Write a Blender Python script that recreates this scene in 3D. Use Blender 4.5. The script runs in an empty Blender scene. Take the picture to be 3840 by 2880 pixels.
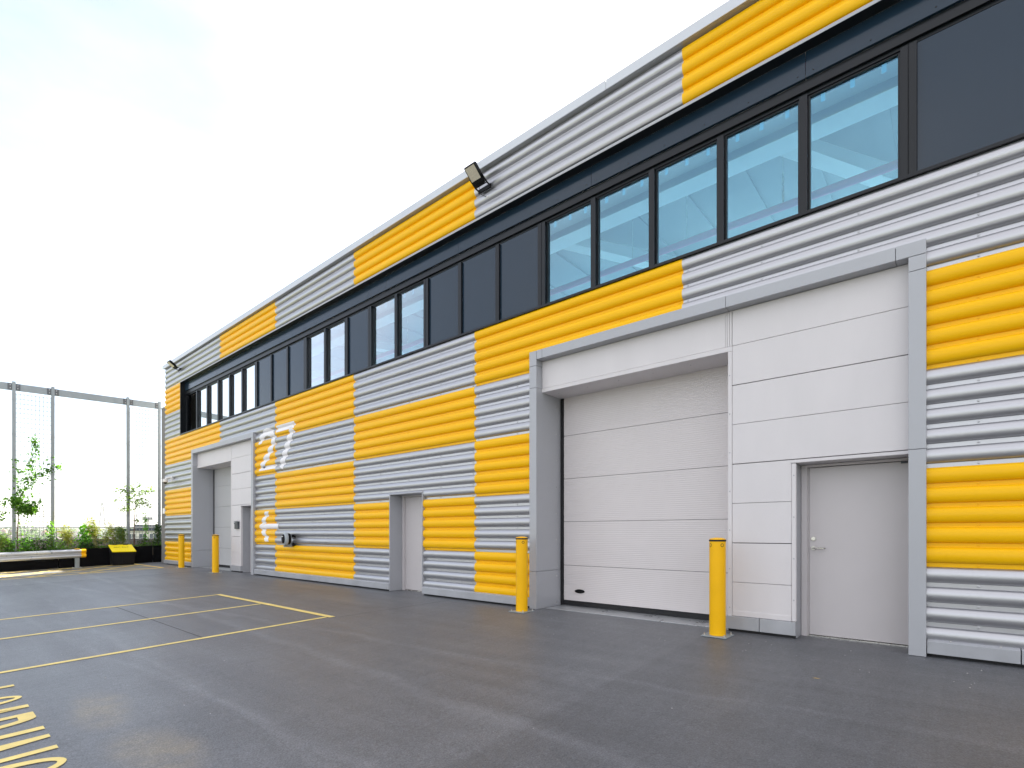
import bpy, bmesh, math, random
from mathutils import Vector, Matrix, noise
random.seed(7)
sc = bpy.context.scene
COL = sc.collection
rad = math.radians

# ------------------------------------------------------------------ camera
cam = bpy.data.cameras.new('camera')
cam.sensor_fit = 'HORIZONTAL'; cam.sensor_width = 36.0; cam.lens = 18.1
cam.shift_y = 0.1449
cam.clip_start = 0.05; cam.clip_end = 9000
camo = bpy.data.objects.new('camera', cam); COL.objects.link(camo)
camo.location = (0, -6.72, 1.25)
camo.rotation_euler = (rad(90), 0, math.atan2(0.6469, 0.7626))
sc.camera = camo

# ------------------------------------------------------------------ sky, sun, exposure
SUN_AZ = math.atan2(-0.41, 1.0)          # measured from +Y towards +X
SUN_EL = rad(39)
w = bpy.data.worlds.new('World'); sc.world = w; w.use_nodes = True
nt = w.node_tree; N = nt.nodes; L = nt.links
for n in list(N): N.remove(n)
wo = N.new('ShaderNodeOutputWorld'); bg = N.new('ShaderNodeBackground')
sky = N.new('ShaderNodeTexSky'); sky.sky_type = 'NISHITA'; sky.sun_disc = False
sky.sun_elevation = SUN_EL; sky.sun_rotation = SUN_AZ
sky.altitude = 50; sky.air_density = 1.0; sky.dust_density = 0.8; sky.ozone_density = 1.0
tc = N.new('ShaderNodeTexCoord'); mp = N.new('ShaderNodeMapping'); mp.inputs['Scale'].default_value = (1.0, 1.0, 2.6)
nz = N.new('ShaderNodeTexNoise'); nz.inputs['Scale'].default_value = 1.7; nz.inputs['Detail'].default_value = 7; nz.inputs['Roughness'].default_value = 0.55
cr = N.new('ShaderNodeValToRGB'); cr.color_ramp.elements[0].position = 0.40; cr.color_ramp.elements[1].position = 0.72
cr.color_ramp.elements[0].color = (0.38, 0.38, 0.38, 1); cr.color_ramp.elements[1].color = (0.88, 0.88, 0.88, 1)
mx = N.new('ShaderNodeMix'); mx.data_type = 'RGBA'
mx.inputs['B'].default_value = (7.9, 7.55, 7.25, 1)
L.new(tc.outputs['Generated'], mp.inputs['Vector']); L.new(mp.outputs['Vector'], nz.inputs['Vector'])
L.new(nz.outputs['Fac'], cr.inputs['Fac'])
vn = N.new('ShaderNodeVectorMath'); vn.operation = 'NORMALIZE'; L.new(tc.outputs['Generated'], vn.inputs[0])
dt = N.new('ShaderNodeVectorMath'); dt.operation = 'DOT_PRODUCT'; dt.inputs[1].default_value = Vector((-0.84, -0.10, 0.53)).normalized(); L.new(vn.outputs['Vector'], dt.inputs[0])
gp = N.new('ShaderNodeMapRange'); gp.interpolation_type = 'SMOOTHSTEP'; gp.inputs['From Min'].default_value = 0.70; gp.inputs['From Max'].default_value = 1.0
gp.inputs['To Min'].default_value = 1.0; gp.inputs['To Max'].default_value = 0.48; L.new(dt.outputs['Value'], gp.inputs['Value'])   # thinner cloud to the west
gm = N.new('ShaderNodeMath'); gm.operation = 'MULTIPLY'; L.new(cr.outputs['Color'], gm.inputs[0]); L.new(gp.outputs['Result'], gm.inputs[1])
L.new(gm.outputs[0], mx.inputs['Factor'])
L.new(sky.outputs['Color'], mx.inputs['A']); L.new(mx.outputs['Result'], bg.inputs['Color'])
bg.inputs['Strength'].default_value = 0.06
L.new(bg.outputs['Background'], wo.inputs['Surface'])
sl = bpy.data.lights.new('sun', 'SUN'); sl.energy = 5.0; sl.angle = rad(0.53); sl.color = (1.0, 0.95, 0.88)
so = bpy.data.objects.new('sun', sl); COL.objects.link(so)
sdir = Vector((math.sin(SUN_AZ)*math.cos(SUN_EL), math.cos(SUN_AZ)*math.cos(SUN_EL), math.sin(SUN_EL)))
so.rotation_euler = sdir.to_track_quat('Z', 'Y').to_euler(); so.location = (0, 30, 30)
vs = sc.view_settings
vs.view_transform = 'Standard'; vs.look = 'None'; vs.gamma = 1.0; vs.use_curve_mapping = False
vs.exposure = 2.22
sc.render.engine = 'CYCLES'
sc.cycles.max_bounces = 8; sc.cycles.diffuse_bounces = 4; sc.cycles.glossy_bounces = 4
sc.cycles.transparent_max_bounces = 12; sc.cycles.use_denoising = True
sc.cycles.sample_clamp_indirect = 6.0

# ------------------------------------------------------------------ materials
def mat(name, col, rough=0.5, metal=0.0, spec=0.5, var=0.06, vscale=3.0, bump=0.0, bscale=200.0, stretch=(1, 1, 1), rvar=0.08, coat=0.0):
    m = bpy.data.materials.new(name); m.use_nodes = True
    nt = m.node_tree; N = nt.nodes; L = nt.links
    p = N['Principled BSDF']
    p.inputs['Roughness'].default_value = rough; p.inputs['Metallic'].default_value = metal
    p.inputs['Specular IOR Level'].default_value = spec
    p.inputs['Coat Weight'].default_value = coat; p.inputs['Coat Roughness'].default_value = 0.12
    tc = N.new('ShaderNodeTexCoord'); mp = N.new('ShaderNodeMapping'); mp.inputs['Scale'].default_value = stretch
    L.new(tc.outputs['Object'], mp.inputs['Vector'])
    nz = N.new('ShaderNodeTexNoise'); nz.inputs['Scale'].default_value = vscale; nz.inputs['Detail'].default_value = 6
    nz.inputs['Roughness'].default_value = 0.6
    L.new(mp.outputs['Vector'], nz.inputs['Vector'])
    mr = N.new('ShaderNodeMapRange'); mr.inputs['From Min'].default_value = 0.25; mr.inputs['From Max'].default_value = 0.75
    mr.inputs['To Min'].default_value = 1 - var; mr.inputs['To Max'].default_value = 1 + var
    L.new(nz.outputs['Fac'], mr.inputs['Value'])
    hs = N.new('ShaderNodeVectorMath'); hs.operation = 'SCALE'; hs.inputs[0].default_value = col[:3]
    L.new(mr.outputs['Result'], hs.inputs['Scale']); L.new(hs.outputs['Vector'], p.inputs['Base Color'])
    if rvar:
        m2 = N.new('ShaderNodeMapRange'); m2.inputs['From Min'].default_value = 0.3; m2.inputs['From Max'].default_value = 0.7
        m2.inputs['To Min'].default_value = max(0.02, rough - rvar); m2.inputs['To Max'].default_value = min(1, rough + rvar)
        L.new(nz.outputs['Fac'], m2.inputs['Value']); L.new(m2.outputs['Result'], p.inputs['Roughness'])
    if bump:
        b = N.new('ShaderNodeBump'); b.inputs['Strength'].default_value = bump; b.inputs['Distance'].default_value = 0.004
        n2 = N.new('ShaderNodeTexNoise'); n2.inputs['Scale'].default_value = bscale; n2.inputs['Detail'].default_value = 3
        L.new(mp.outputs['Vector'], n2.inputs['Vector']); L.new(n2.outputs['Fac'], b.inputs['Height']); L.new(b.outputs['Normal'], p.inputs['Normal'])
    return m

SILVER = mat('silver_coating', (0.48, 0.478, 0.50), 0.36, 0.82, 0.5, 0.03, 0.8, stretch=(0.4, 1, 4), rvar=0.02)
YELLOW = mat('yellow_coating', (0.93, 0.505, 0.002), 0.34, 0.0, 0.22, 0.035, 0.8, stretch=(0.4, 1, 4), rvar=0.05)
TRIM = mat('grey_trim', (0.41, 0.415, 0.44), 0.42, 0.15, 0.5, 0.04, 1.5)
COPING = mat('coping_metal', (0.60, 0.62, 0.66), 0.40, 0.25, 0.5, 0.03, 1.2)
WHITE = mat('white_panel', (0.675, 0.642, 0.65), 0.45, 0.0, 0.4, 0.045, 1.1, stretch=(1.6, 1, 0.5))
DOORSEC = mat('roller_door_coating', (0.65, 0.605, 0.605), 0.45, 0.0, 0.4, 0.04, 0.8)
DOORSEC2 = mat('grey_roller_door', (0.46, 0.46, 0.465), 0.45, 0.0, 0.4, 0.04, 0.8)
DOORGREY = mat('grey_door_paint', (0.56, 0.522, 0.527), 0.42, 0.0, 0.5, 0.03, 1.6)
PLINTH = mat('plinth_metal', (0.40, 0.405, 0.43), 0.44, 0.2, 0.5, 0.11, 3.5, stretch=(1, 1, 0.6))
ANTH = mat('anthracite_frame', (0.007, 0.009, 0.012), 0.33, 0.0, 0.35, 0.05, 1, rvar=0.02)
PANELDARK = mat('slate_panel', (0.011, 0.027, 0.048), 0.17, 0.0, 0.5, 0.03, 0.9, rvar=0.015)
BLACK = mat('black_rubber', (0.012, 0.012, 0.014), 0.6, 0, 0.4, 0.1, 5)
BLACKP = mat('black_planter_paint', (0.003, 0.003, 0.0035), 0.6, 0, 0.08, 0.15, 3)
BLACKPL = mat('black_plastic', (0.006, 0.006, 0.007), 0.5, 0, 0.2, 0.1, 8)
GALV = mat('galvanised_steel', (0.32, 0.355, 0.37), 0.45, 0.3, 0.5, 0.14, 6, stretch=(1, 1, 0.4), rvar=0.12)
DARKGALV = mat('dull_zinc_plate', (0.13, 0.14, 0.15), 0.5, 0.3)
GALVB = mat('bright_galvanised', (0.50, 0.515, 0.53), 0.34, 0.6, 0.5, 0.08, 4, rvar=0.1)
STEEL = mat('stainless_steel', (0.62, 0.60, 0.57), 0.28, 0.9, 0.5, 0.05, 8)
BOLY = mat('bollard_yellow', (0.93, 0.49, 0.002), 0.38, 0, 0.25, 0.05, 2.5)
BINY = mat('bin_lid_yellow', (0.93, 0.74, 0.008), 0.45, 0, 0.2, 0.04, 6)
PAINTW = mat('white_sign_paint', (0.88, 0.86, 0.88), 0.42, 0, 0.5, 0.02, 3)
LINEY = mat('road_line_yellow', (0.86, 0.68, 0.24), 0.6, 0, 0.3, 0.16, 5.0, bump=0.25, bscale=160)
LINEF = mat('faded_line_yellow', (0.84, 0.62, 0.18), 0.6, 0, 0.3, 0.2, 4.0)
JOINT = mat('joint_sealant', (0.06, 0.06, 0.065), 0.6, 0, 0.3, 0.3, 6)
CAMW = mat('camera_white', (0.82, 0.80, 0.78), 0.4)
GREYPL = mat('grey_plastic', (0.36, 0.40, 0.43), 0.35)
DARKPL = mat('dark_grey_plastic', (0.065, 0.07, 0.08), 0.5)
BLUE = mat('blue_sign', (0.01, 0.22, 0.58), 0.4)
CONC = mat('parapet_concrete', (0.115, 0.118, 0.125), 0.7, 0, 0.3, 0.08, 2)
BEIGE = mat('beige_gravel', (0.44, 0.36, 0.27), 0.9, 0, 0.2, 0.15, 40, bump=0.5, bscale=120)
SOILM = mat('planter_soil', (0.11, 0.085, 0.06), 0.95, 0, 0.2, 0.3, 25, bump=0.8, bscale=90)
INTW = mat('interior_white', (0.80, 0.79, 0.77), 0.6, 0, 0.3, 0.03, 1)
INTG = mat('interior_roof_deck', (0.30, 0.31, 0.32), 0.6, 0, 0.3, 0.05, 1)
INTB = mat('interior_beam', (0.88, 0.88, 0.87), 0.5, 0, 0.4, 0.02, 1)
PIPE = mat('sprinkler_red', (0.80, 0.20, 0.34), 0.35)
WALLG = mat('grey_render', (0.20, 0.19, 0.185), 0.7, 0, 0.3, 0.06, 2)
BARKM = mat('bark', (0.16, 0.10, 0.07), 0.85, 0, 0.2, 0.3, 20)
CULM = mat('bamboo_culm', (0.30, 0.30, 0.08), 0.5, 0, 0.4, 0.2, 10)
CLAD2 = mat('pale_render', (0.66, 0.64, 0.60), 0.7, 0, 0.3, 0.04, 0.5)
BRICKF = mat('far_brick', (0.30, 0.19, 0.14), 0.8, 0, 0.2, 0.15, 0.3)
ROOFF = mat('far_roof_tile', (0.13, 0.11, 0.11), 0.8, 0, 0.2, 0.15, 0.3)
ROOFR = mat('far_red_roof', (0.30, 0.14, 0.09), 0.8, 0, 0.2, 0.15, 0.3)
FGLASS = mat('far_window_glass', (0.06, 0.09, 0.11), 0.1, 0, 0.8, 0.1, 1)
FIELD = mat('field_ground', (0.10, 0.115, 0.055), 0.95, 0, 0.1, 0.35, 0.012)
LATT = mat('pylon_steel', (0.26, 0.27, 0.28), 0.6, 0.3)

def translucent_mat(name, col, tcol, mixf=0.5, rough=0.5):
    m = bpy.data.materials.new(name); m.use_nodes = True
    nt = m.node_tree; N = nt.nodes; L = nt.links
    p = N['Principled BSDF']; out = N['Material Output']
    p.inputs['Roughness'].default_value = rough; p.inputs['Specular IOR Level'].default_value = 0.3
    oi = N.new('ShaderNodeTexCoord'); nz = N.new('ShaderNodeTexNoise'); nz.inputs['Scale'].default_value = 9; nz.inputs['Detail'].default_value = 2
    L.new(oi.outputs['Object'], nz.inputs['Vector'])
    mr = N.new('ShaderNodeMapRange'); mr.inputs['From Min'].default_value = 0.3; mr.inputs['From Max'].default_value = 0.7
    mr.inputs['To Min'].default_value = 0.65; mr.inputs['To Max'].default_value = 1.35; L.new(nz.outputs['Fac'], mr.inputs['Value'])
    a = N.new('ShaderNodeVectorMath'); a.operation = 'SCALE'; a.inputs[0].default_value = col; L.new(mr.outputs['Result'], a.inputs['Scale'])
    b = N.new('ShaderNodeVectorMath'); b.operation = 'SCALE'; b.inputs[0].default_value = tcol; L.new(mr.outputs['Result'], b.inputs['Scale'])
    L.new(a.outputs['Vector'], p.inputs['Base Color'])
    t = N.new('ShaderNodeBsdfTranslucent'); L.new(b.outputs['Vector'], t.inputs['Color'])
    mxs = N.new('ShaderNodeMixShader'); mxs.inputs['Fac'].default_value = mixf
    L.new(p.outputs['BSDF'], mxs.inputs[1]); L.new(t.outputs['BSDF'], mxs.inputs[2]); L.new(mxs.outputs['Shader'], out.inputs['Surface'])
    return m
LEAF = translucent_mat('leaf_green', (0.05, 0.12, 0.02), (0.19, 0.44, 0.02))
LEAFD = translucent_mat('leaf_dark', (0.03, 0.065, 0.02), (0.07, 0.17, 0.02), 0.4)
LEAFB = translucent_mat('leaf_bright', (0.07, 0.20, 0.02), (0.22, 0.62, 0.02))
LEAFY = translucent_mat('bamboo_leaf', (0.13, 0.15, 0.02), (0.44, 0.48, 0.03))
LEAFBI = translucent_mat('birch_leaf', (0.07, 0.13, 0.025), (0.26, 0.43, 0.04))
LEAFG = translucent_mat('grey_green_leaf', (0.12, 0.16, 0.09), (0.22, 0.34, 0.07))
LEAFF = translucent_mat('far_tree_leaf', (0.06, 0.10, 0.03), (0.10, 0.18, 0.03))
ADDED_ROOFLIGHT = translucent_mat('added_rooflight_sheet', (0.85, 0.86, 0.86), (0.92, 0.93, 0.93), 0.85)

def glass_mat():
    m = bpy.data.materials.new('tinted_glass'); m.use_nodes = True
    nt = m.node_tree; N = nt.nodes; L = nt.links
    N.remove(N['Principled BSDF']); out = N['Material Output']
    tr = N.new('ShaderNodeBsdfTransparent'); tr.inputs['Color'].default_value = (0.55, 0.83, 0.95, 1)
    gl = N.new('ShaderNodeBsdfGlossy'); gl.inputs['Color'].default_value = (0.52, 0.84, 1.0, 1); gl.inputs['Roughness'].default_value = 0.015
    fr = N.new('ShaderNodeFresnel'); fr.inputs['IOR'].default_value = 1.75
    mr = N.new('ShaderNodeMapRange'); mr.inputs['From Min'].default_value = 0.085; mr.inputs['From Max'].default_value = 0.17
    mr.inputs['To Min'].default_value = 0.27; mr.inputs['To Max'].default_value = 0.92
    L.new(fr.outputs['Fac'], mr.inputs['Value'])
    ge = N.new('ShaderNodeNewGeometry'); inv = N.new('ShaderNodeMath'); inv.operation = 'SUBTRACT'; inv.inputs[0].default_value = 1.0
    L.new(ge.outputs['Backfacing'], inv.inputs[1])               # only the outer face mirrors; light leaves the pane freely
    ml = N.new('ShaderNodeMath'); ml.operation = 'MULTIPLY'; L.new(mr.outputs['Result'], ml.inputs[0]); L.new(inv.outputs[0], ml.inputs[1])
    m3 = N.new('ShaderNodeMapRange'); m3.inputs['From Min'].default_value = 0.080; m3.inputs['From Max'].default_value = 0.12; L.new(fr.outputs['Fac'], m3.inputs['Value'])
    mc = N.new('ShaderNodeMix'); mc.data_type = 'RGBA'; L.new(m3.outputs['Result'], mc.inputs['Factor'])
    mc.inputs['A'].default_value = (0.36, 0.70, 0.93, 1); mc.inputs['B'].default_value = (0.95, 0.98, 1.0, 1); L.new(mc.outputs['Result'], gl.inputs['Color'])
    mxs = N.new('ShaderNodeMixShader'); L.new(ml.outputs[0], mxs.inputs['Fac'])
    L.new(tr.outputs['BSDF'], mxs.inputs[1]); L.new(gl.outputs['BSDF'], mxs.inputs[2]); L.new(mxs.outputs['Shader'], out.inputs['Surface'])
    return m
GLASS = glass_mat()

def deck_mat():
    m = bpy.data.materials.new('asphalt_deck'); m.use_nodes = True
    nt = m.node_tree; N = nt.nodes; L = nt.links
    p = N['Principled BSDF']; p.inputs['Specular IOR Level'].default_value = 0.5
    geo = N.new('ShaderNodeNewGeometry'); sep = N.new('ShaderNodeSeparateXYZ'); L.new(geo.outputs['Position'], sep.inputs['Vector'])
    def nzs(scale, detail=5, stretch=(1, 1, 1), rough=0.6):
        mp = N.new('ShaderNodeMapping'); mp.inputs['Scale'].default_value = stretch; L.new(geo.outputs['Position'], mp.inputs['Vector'])
        n = N.new('ShaderNodeTexNoise'); n.inputs['Scale'].default_value = scale; n.inputs['Detail'].default_value = detail; n.inputs['Roughness'].default_value = rough
        L.new(mp.outputs['Vector'], n.inputs['Vector']); return n.outputs['Fac']
    def rng(v, a, b, c, d, smooth=False):
        r = N.new('ShaderNodeMapRange'); r.inputs['From Min'].default_value = a; r.inputs['From Max'].default_value = b
        r.inputs['To Min'].default_value = c; r.inputs['To Max'].default_value = d
        if smooth: r.interpolation_type = 'SMOOTHSTEP'
        L.new(v, r.inputs['Value']); return r.outputs['Result']
    def mth(op, a, b=None):
        n = N.new('ShaderNodeMath'); n.operation = op
        for i, v in enumerate((a, b)):
            if v is None: continue
            if isinstance(v, (int, float)): n.inputs[i].default_value = v
            else: L.new(v, n.inputs[i])
        return n.outputs[0]
    big = rng(nzs(0.5, 6), 0.3, 0.7, 0.90, 1.10)
    med = rng(nzs(3.2, 6, (0.7, 1.3, 1)), 0.3, 0.7, 0.92, 1.08)
    streak = mth('MULTIPLY', rng(nzs(1.6, 6, (0.22, 2.6, 1)), 0.35, 0.7, 0.93, 1.10), rng(nzs(7, 4, (2.2, 0.25, 1)), 0.35, 0.7, 0.94, 1.07))
    fine = mth('MULTIPLY', rng(nzs(95, 2), 0.3, 0.7, 0.66, 1.34), rng(nzs(28, 3), 0.3, 0.7, 0.88, 1.12))
    v = mth('MULTIPLY', mth('MULTIPLY', big, med), mth('MULTIPLY', streak, fine))
    # sparse pale and dark stones, and old dark drips
    v = mth('MULTIPLY', v, rng(nzs(140, 1), 0.70, 0.78, 1.0, 1.9)); v = mth('MULTIPLY', v, rng(nzs(120, 1), 0.24, 0.30, 0.45, 1.0))
    v = mth('MULTIPLY', v, rng(nzs(2.3, 3), 0.22, 0.30, 0.72, 1.0, True))
    # relaid, darker strip of surfacing near the right-hand door, lighter bay at the far end
    warp = mth('MULTIPLY', mth('SUBTRACT', nzs(0.8, 2), 0.5), 0.35)
    xw = mth('ADD', sep.outputs['X'], mth('MULTIPLY', warp, 0.25))
    yw = mth('ADD', sep.outputs['Y'], warp)
    v = mth('MULTIPLY', v, rng(xw, -2.36, -2.24, 1.0, 0.84, True))
    v = mth('MULTIPLY', v, rng(xw, -18.85, -18.7, 1.16, 1.0, True))
    # pale tyre scuffs: bands along two long sweeping arcs
    def band(a, b, wd, amp):
        d = mth('ABSOLUTE', mth('SUBTRACT', yw, mth('ADD', mth('MULTIPLY', sep.outputs['X'], b), a)))
        g = rng(d, 0.0, wd, amp, 0.0, True)
        return mth('MULTIPLY', g, rng(nzs(1.3, 4), 0.28, 0.58, 0.15, 1.0))
    sc_ = mth('ADD', band(-2.33, 0.10, 0.10, 0.24), band(-3.99, -0.05, 0.12, 0.26))
    sc_ = mth('ADD', sc_, mth('ADD', band(-4.75, 0.06, 0.08, 0.18), band(-5.1, -0.02, 0.07, 0.16)))
    v = mth('MULTIPLY', v, mth('ADD', sc_, 1.0))
    base = N.new('ShaderNodeVectorMath'); base.operation = 'SCALE'; base.inputs[0].default_value = (0.134, 0.138, 0.148); L.new(v, base.inputs['Scale'])
    # dry tan stains near the lettering
    def blob(x, y, rx, ry):
        dx = mth('DIVIDE', mth('SUBTRACT', xw, x), rx); dy = mth('DIVIDE', mth('SUBTRACT', yw, y), ry)
        d = mth('SQRT', mth('ADD', mth('MULTIPLY', dx, dx), mth('MULTIPLY', dy, dy)))
        return rng(d, 0.35, 1.0, 1.0, 0.0, True)
    st = mth('MAXIMUM', mth('MAXIMUM', blob(-5.25, -5.70, 0.75, 0.26), blob(-3.95, -5.66, 0.70, 0.30)), mth('MULTIPLY', blob(-2.6, -5.1, 0.35, 0.10), 0.6))
    st = mth('MULTIPLY', st, rng(nzs(4.5, 5), 0.32, 0.62, 0.20, 0.80))
    mxc = N.new('ShaderNodeMix'); mxc.data_type = 'RGBA'; L.new(st, mxc.inputs['Factor'])
    L.new(base.outputs['Vector'], mxc.inputs['A'])
    tan = N.new('ShaderNodeVectorMath'); tan.operation = 'SCALE'; tan.inputs[0].default_value = (0.235, 0.20, 0.15); L.new(fine, tan.inputs['Scale'])
    L.new(tan.outputs['Vector'], mxc.inputs['B'])
    L.new(mxc.outputs['Result'], p.inputs['Base Color'])
    L.new(rng(nzs(0.9, 4, (0.4, 1.5, 1)), 0.3, 0.7, 0.40, 0.48), p.inputs['Roughness'])
    b = N.new('ShaderNodeBump'); b.inputs['Strength'].default_value = 0.6; b.inputs['Distance'].default_value = 0.006
    L.new(mth('ADD', nzs(70, 3), mth('MULTIPLY', nzs(7, 3), 0.25)), b.inputs['Height']); L.new(b.outputs['Normal'], p.inputs['Normal'])
    return m
DECKM = deck_mat()

# ------------------------------------------------------------------ mesh helpers
WL = {}
class MB:
    def __init__(s): s.v = []; s.f = []; s.m = []
    def add(s, vs, fs, mi=0):
        o = len(s.v); s.v += [tuple(v) for v in vs]
        for f in fs: s.f.append(tuple(i + o for i in f)); s.m.append(mi)
        return s
    def box(s, x0, x1, y0, y1, z0, z1, mi=0):
        vs = [(x0,y0,z0),(x1,y0,z0),(x1,y1,z0),(x0,y1,z0),(x0,y0,z1),(x1,y0,z1),(x1,y1,z1),(x0,y1,z1)]
        return s.add(vs, [(3,2,1,0),(4,5,6,7),(0,1,5,4),(1,2,6,5),(2,3,7,6),(3,0,4,7)], mi)
    def hexa(s, b, t, mi=0):
        return s.add(list(b) + list(t), [(3,2,1,0),(4,5,6,7),(0,1,5,4),(1,2,6,5),(2,3,7,6),(3,0,4,7)], mi)
    def quad(s, a, b, c, d, mi=0): return s.add([a,b,c,d], [(0,1,2,3)], mi)
    def cyl(s, p0, p1, r0, r1=None, n=12, mi=0, cap=True):
        r1 = r0 if r1 is None else r1
        p0 = Vector(p0); p1 = Vector(p1); d = (p1 - p0).normalized()
        a = d.orthogonal().normalized(); b = d.cross(a)
        vs = []
        for p, r in ((p0, r0), (p1, r1)):
            for i in range(n):
                t = 2*math.pi*i/n; vs.append(p + (a*math.cos(t) + b*math.sin(t))*r)
        fs = [(i, (i+1) % n, n + (i+1) % n, n + i) for i in range(n)]
        if cap: fs += [tuple(range(n-1, -1, -1)), tuple(range(n, 2*n))]
        return s.add(vs, fs, mi)
    def tube(s, pts, r, n=6, r2=None, mi=0):
        pts = [Vector(p) for p in pts]; r2 = r if r2 is None else r2
        vs = []; fs = []; a = None
        for k, p in enumerate(pts):
            d = (pts[min(k+1, len(pts)-1)] - pts[max(k-1, 0)]).normalized()
            if a is None: a = d.orthogonal().normalized()
            else: a = (a - d*a.dot(d)).normalized()
            b = d.cross(a); rr = r + (r2 - r)*k/max(1, len(pts)-1)
            for i in range(n):
                t = 2*math.pi*i/n; vs.append(p + (a*math.cos(t) + b*math.sin(t))*rr)
        for k in range(len(pts)-1):
            for i in range(n):
                fs.append((k*n+i, k*n+(i+1) % n, (k+1)*n+(i+1) % n, (k+1)*n+i))
        fs += [tuple(range(n-1, -1, -1)), tuple(range(len(pts)*n-n, len(pts)*n))]
        return s.add(vs, fs, mi)
    def lathe(s, prof, c=(0,0,0), n=20, axis='z', mi=0, sx=1.0, sz=1.0):
        vs = []; fs = []
        for r, h in prof:
            for i in range(n):
                t = 2*math.pi*i/n
                if axis == 'z': vs.append((c[0]+r*math.cos(t), c[1]+r*math.sin(t), c[2]+h))
                else: vs.append((c[0]+r*math.cos(t)*sx, c[1]+h, c[2]+r*math.sin(t)*sz))   # along y
        for k in range(len(prof)-1):
            for i in range(n):
                f = (k*n+i, k*n+(i+1) % n, (k+1)*n+(i+1) % n, (k+1)*n+i)
                fs.append(f if axis == 'z' else f[::-1])
        a = tuple(range(n-1, -1, -1)); b = tuple(range(len(prof)*n-n, len(prof)*n))
        fs += [a, b] if axis == 'z' else [a[::-1], b[::-1]]
        return s.add(vs, fs, mi)
    def mesh(s, name, mats, smooth=False, sharp=40):
        me = bpy.data.meshes.new(name); me.from_pydata(s.v, [], s.f); me.validate()
        for m in (mats if isinstance(mats, (list, tuple)) else [mats]): me.materials.append(m)
        if any(s.m) and len(s.m) == len(me.polygons): me.polygons.foreach_set('material_index', s.m)
        if smooth:
            bm = bmesh.new(); bm.from_mesh(me)
            for f in bm.faces: f.smooth = True
            for e in bm.edges:
                if len(e.link_faces) == 2 and e.calc_face_angle(0) > rad(sharp): e.smooth = False
            bm.to_mesh(me); bm.free()
        me.update(); return me
    def build(s, name, mats, parent=None, smooth=False, bevel=0, sharp=40, kind=None, local=False):
        """world-space verts unless local; the object takes its parent's origin"""
        org = Vector(WL.get(parent.name, (0,0,0))) if parent else Vector((0,0,0))
        if not local and org.length > 0: s.v = [tuple(Vector(v) - org) for v in s.v]
        o = bpy.data.objects.new(name, s.mesh(name, mats, smooth, sharp)); COL.objects.link(o)
        if parent: o.parent = parent
        WL[o.name] = tuple(org)
        if bevel:
            b = o.modifiers.new('bevel', 'BEVEL'); b.width = bevel; b.segments = 2; b.limit_method = 'ANGLE'; b.angle_limit = rad(40)
        if kind: o['kind'] = kind
        return o
def thing(name, label, cat, loc=(0,0,0), group=None):
    o = bpy.data.objects.new(name, None); COL.objects.link(o); o.location = loc; WL[o.name] = tuple(loc)
    o['label'] = label; o['category'] = cat
    if group: o['group'] = group
    o.empty_display_size = 0.2
    return o
def tag(o, label, cat, group=None):
    o['label'] = label; o['category'] = cat
    if group: o['group'] = group
    return o
def struct(o): o['kind'] = 'structure'; return o
def copy_tree(src, loc, label):
    r = src.copy(); COL.objects.link(r); r.location = loc; r['label'] = label; WL[r.name] = tuple(loc)
    for ch in list(src.children):
        c = ch.copy(); COL.objects.link(c); c.parent = r
        for g in list(ch.children):
            d = g.copy(); COL.objects.link(d); d.parent = c
    return r
def text_mesh(txt, size, ext=0.001):
    cu = bpy.data.curves.new('lettering', 'FONT'); cu.body = txt; cu.size = size; cu.extrude = ext; cu.align_x = 'CENTER'; cu.align_y = 'CENTER'
    o = bpy.data.objects.new('lettering', cu); COL.objects.link(o)
    dg = bpy.context.evaluated_depsgraph_get(); me = bpy.data.meshes.new_from_object(o.evaluated_get(dg))
    bpy.data.objects.remove(o); bpy.data.curves.remove(cu); return me

S = 0.0322                                # the deck falls away from the building
def dz(y): return S*y if y < 0 else 0.0

# ================================================================== THE SETTING
mb = MB()
ys = [-34, -12, -6, -3, -1, 0, 26]; xs = [-28, 16]
for a, b in zip(ys[:-1], ys[1:]): mb.quad((xs[0],a,dz(a)), (xs[1],a,dz(a)), (xs[1],b,dz(b)), (xs[0],b,dz(b)))
zb = -12.4
mb.quad((-28,-34,zb),(16,-34,zb),(16,-34,dz(-34)),(-28,-34,dz(-34))); mb.quad((16,-34,zb),(16,26,zb),(16,26,0),(16,-34,dz(-34)))
mb.quad((16,26,zb),(-28,26,zb),(-28,26,0),(16,26,0)); mb.quad((-28,26,zb),(-28,-34,zb),(-28,-34,dz(-34)),(-28,26,0))
deck = struct(mb.build('deck', DECKM))

def flat(pts, lift=0.004): return [(x, y, dz(y) + lift) for x, y in pts]
def line(x0, y0, x1, y1, wd, name, m, lift=0.004, step=None):
    n = 12; mb = MB(); a = Vector((x0, y0)); b = Vector((x1, y1)); d = (b - a).normalized(); nrm = Vector((-d.y, d.x))
    L_ = []
    for i in range(n + 1):
        t = i/n; c = a.lerp(b, t); w0 = wd/2*(1 + random.uniform(-.06, .06)); w1 = wd/2*(1 + random.uniform(-.06, .06))
        L_.append((c - nrm*w0, c + nrm*w1))
    for p, q in zip(L_[:-1], L_[1:]): mb.add(flat([p[0], q[0], q[1], p[1]], lift), [(0,1,2,3)])
    return mb.build(name, m, deck)
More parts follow.
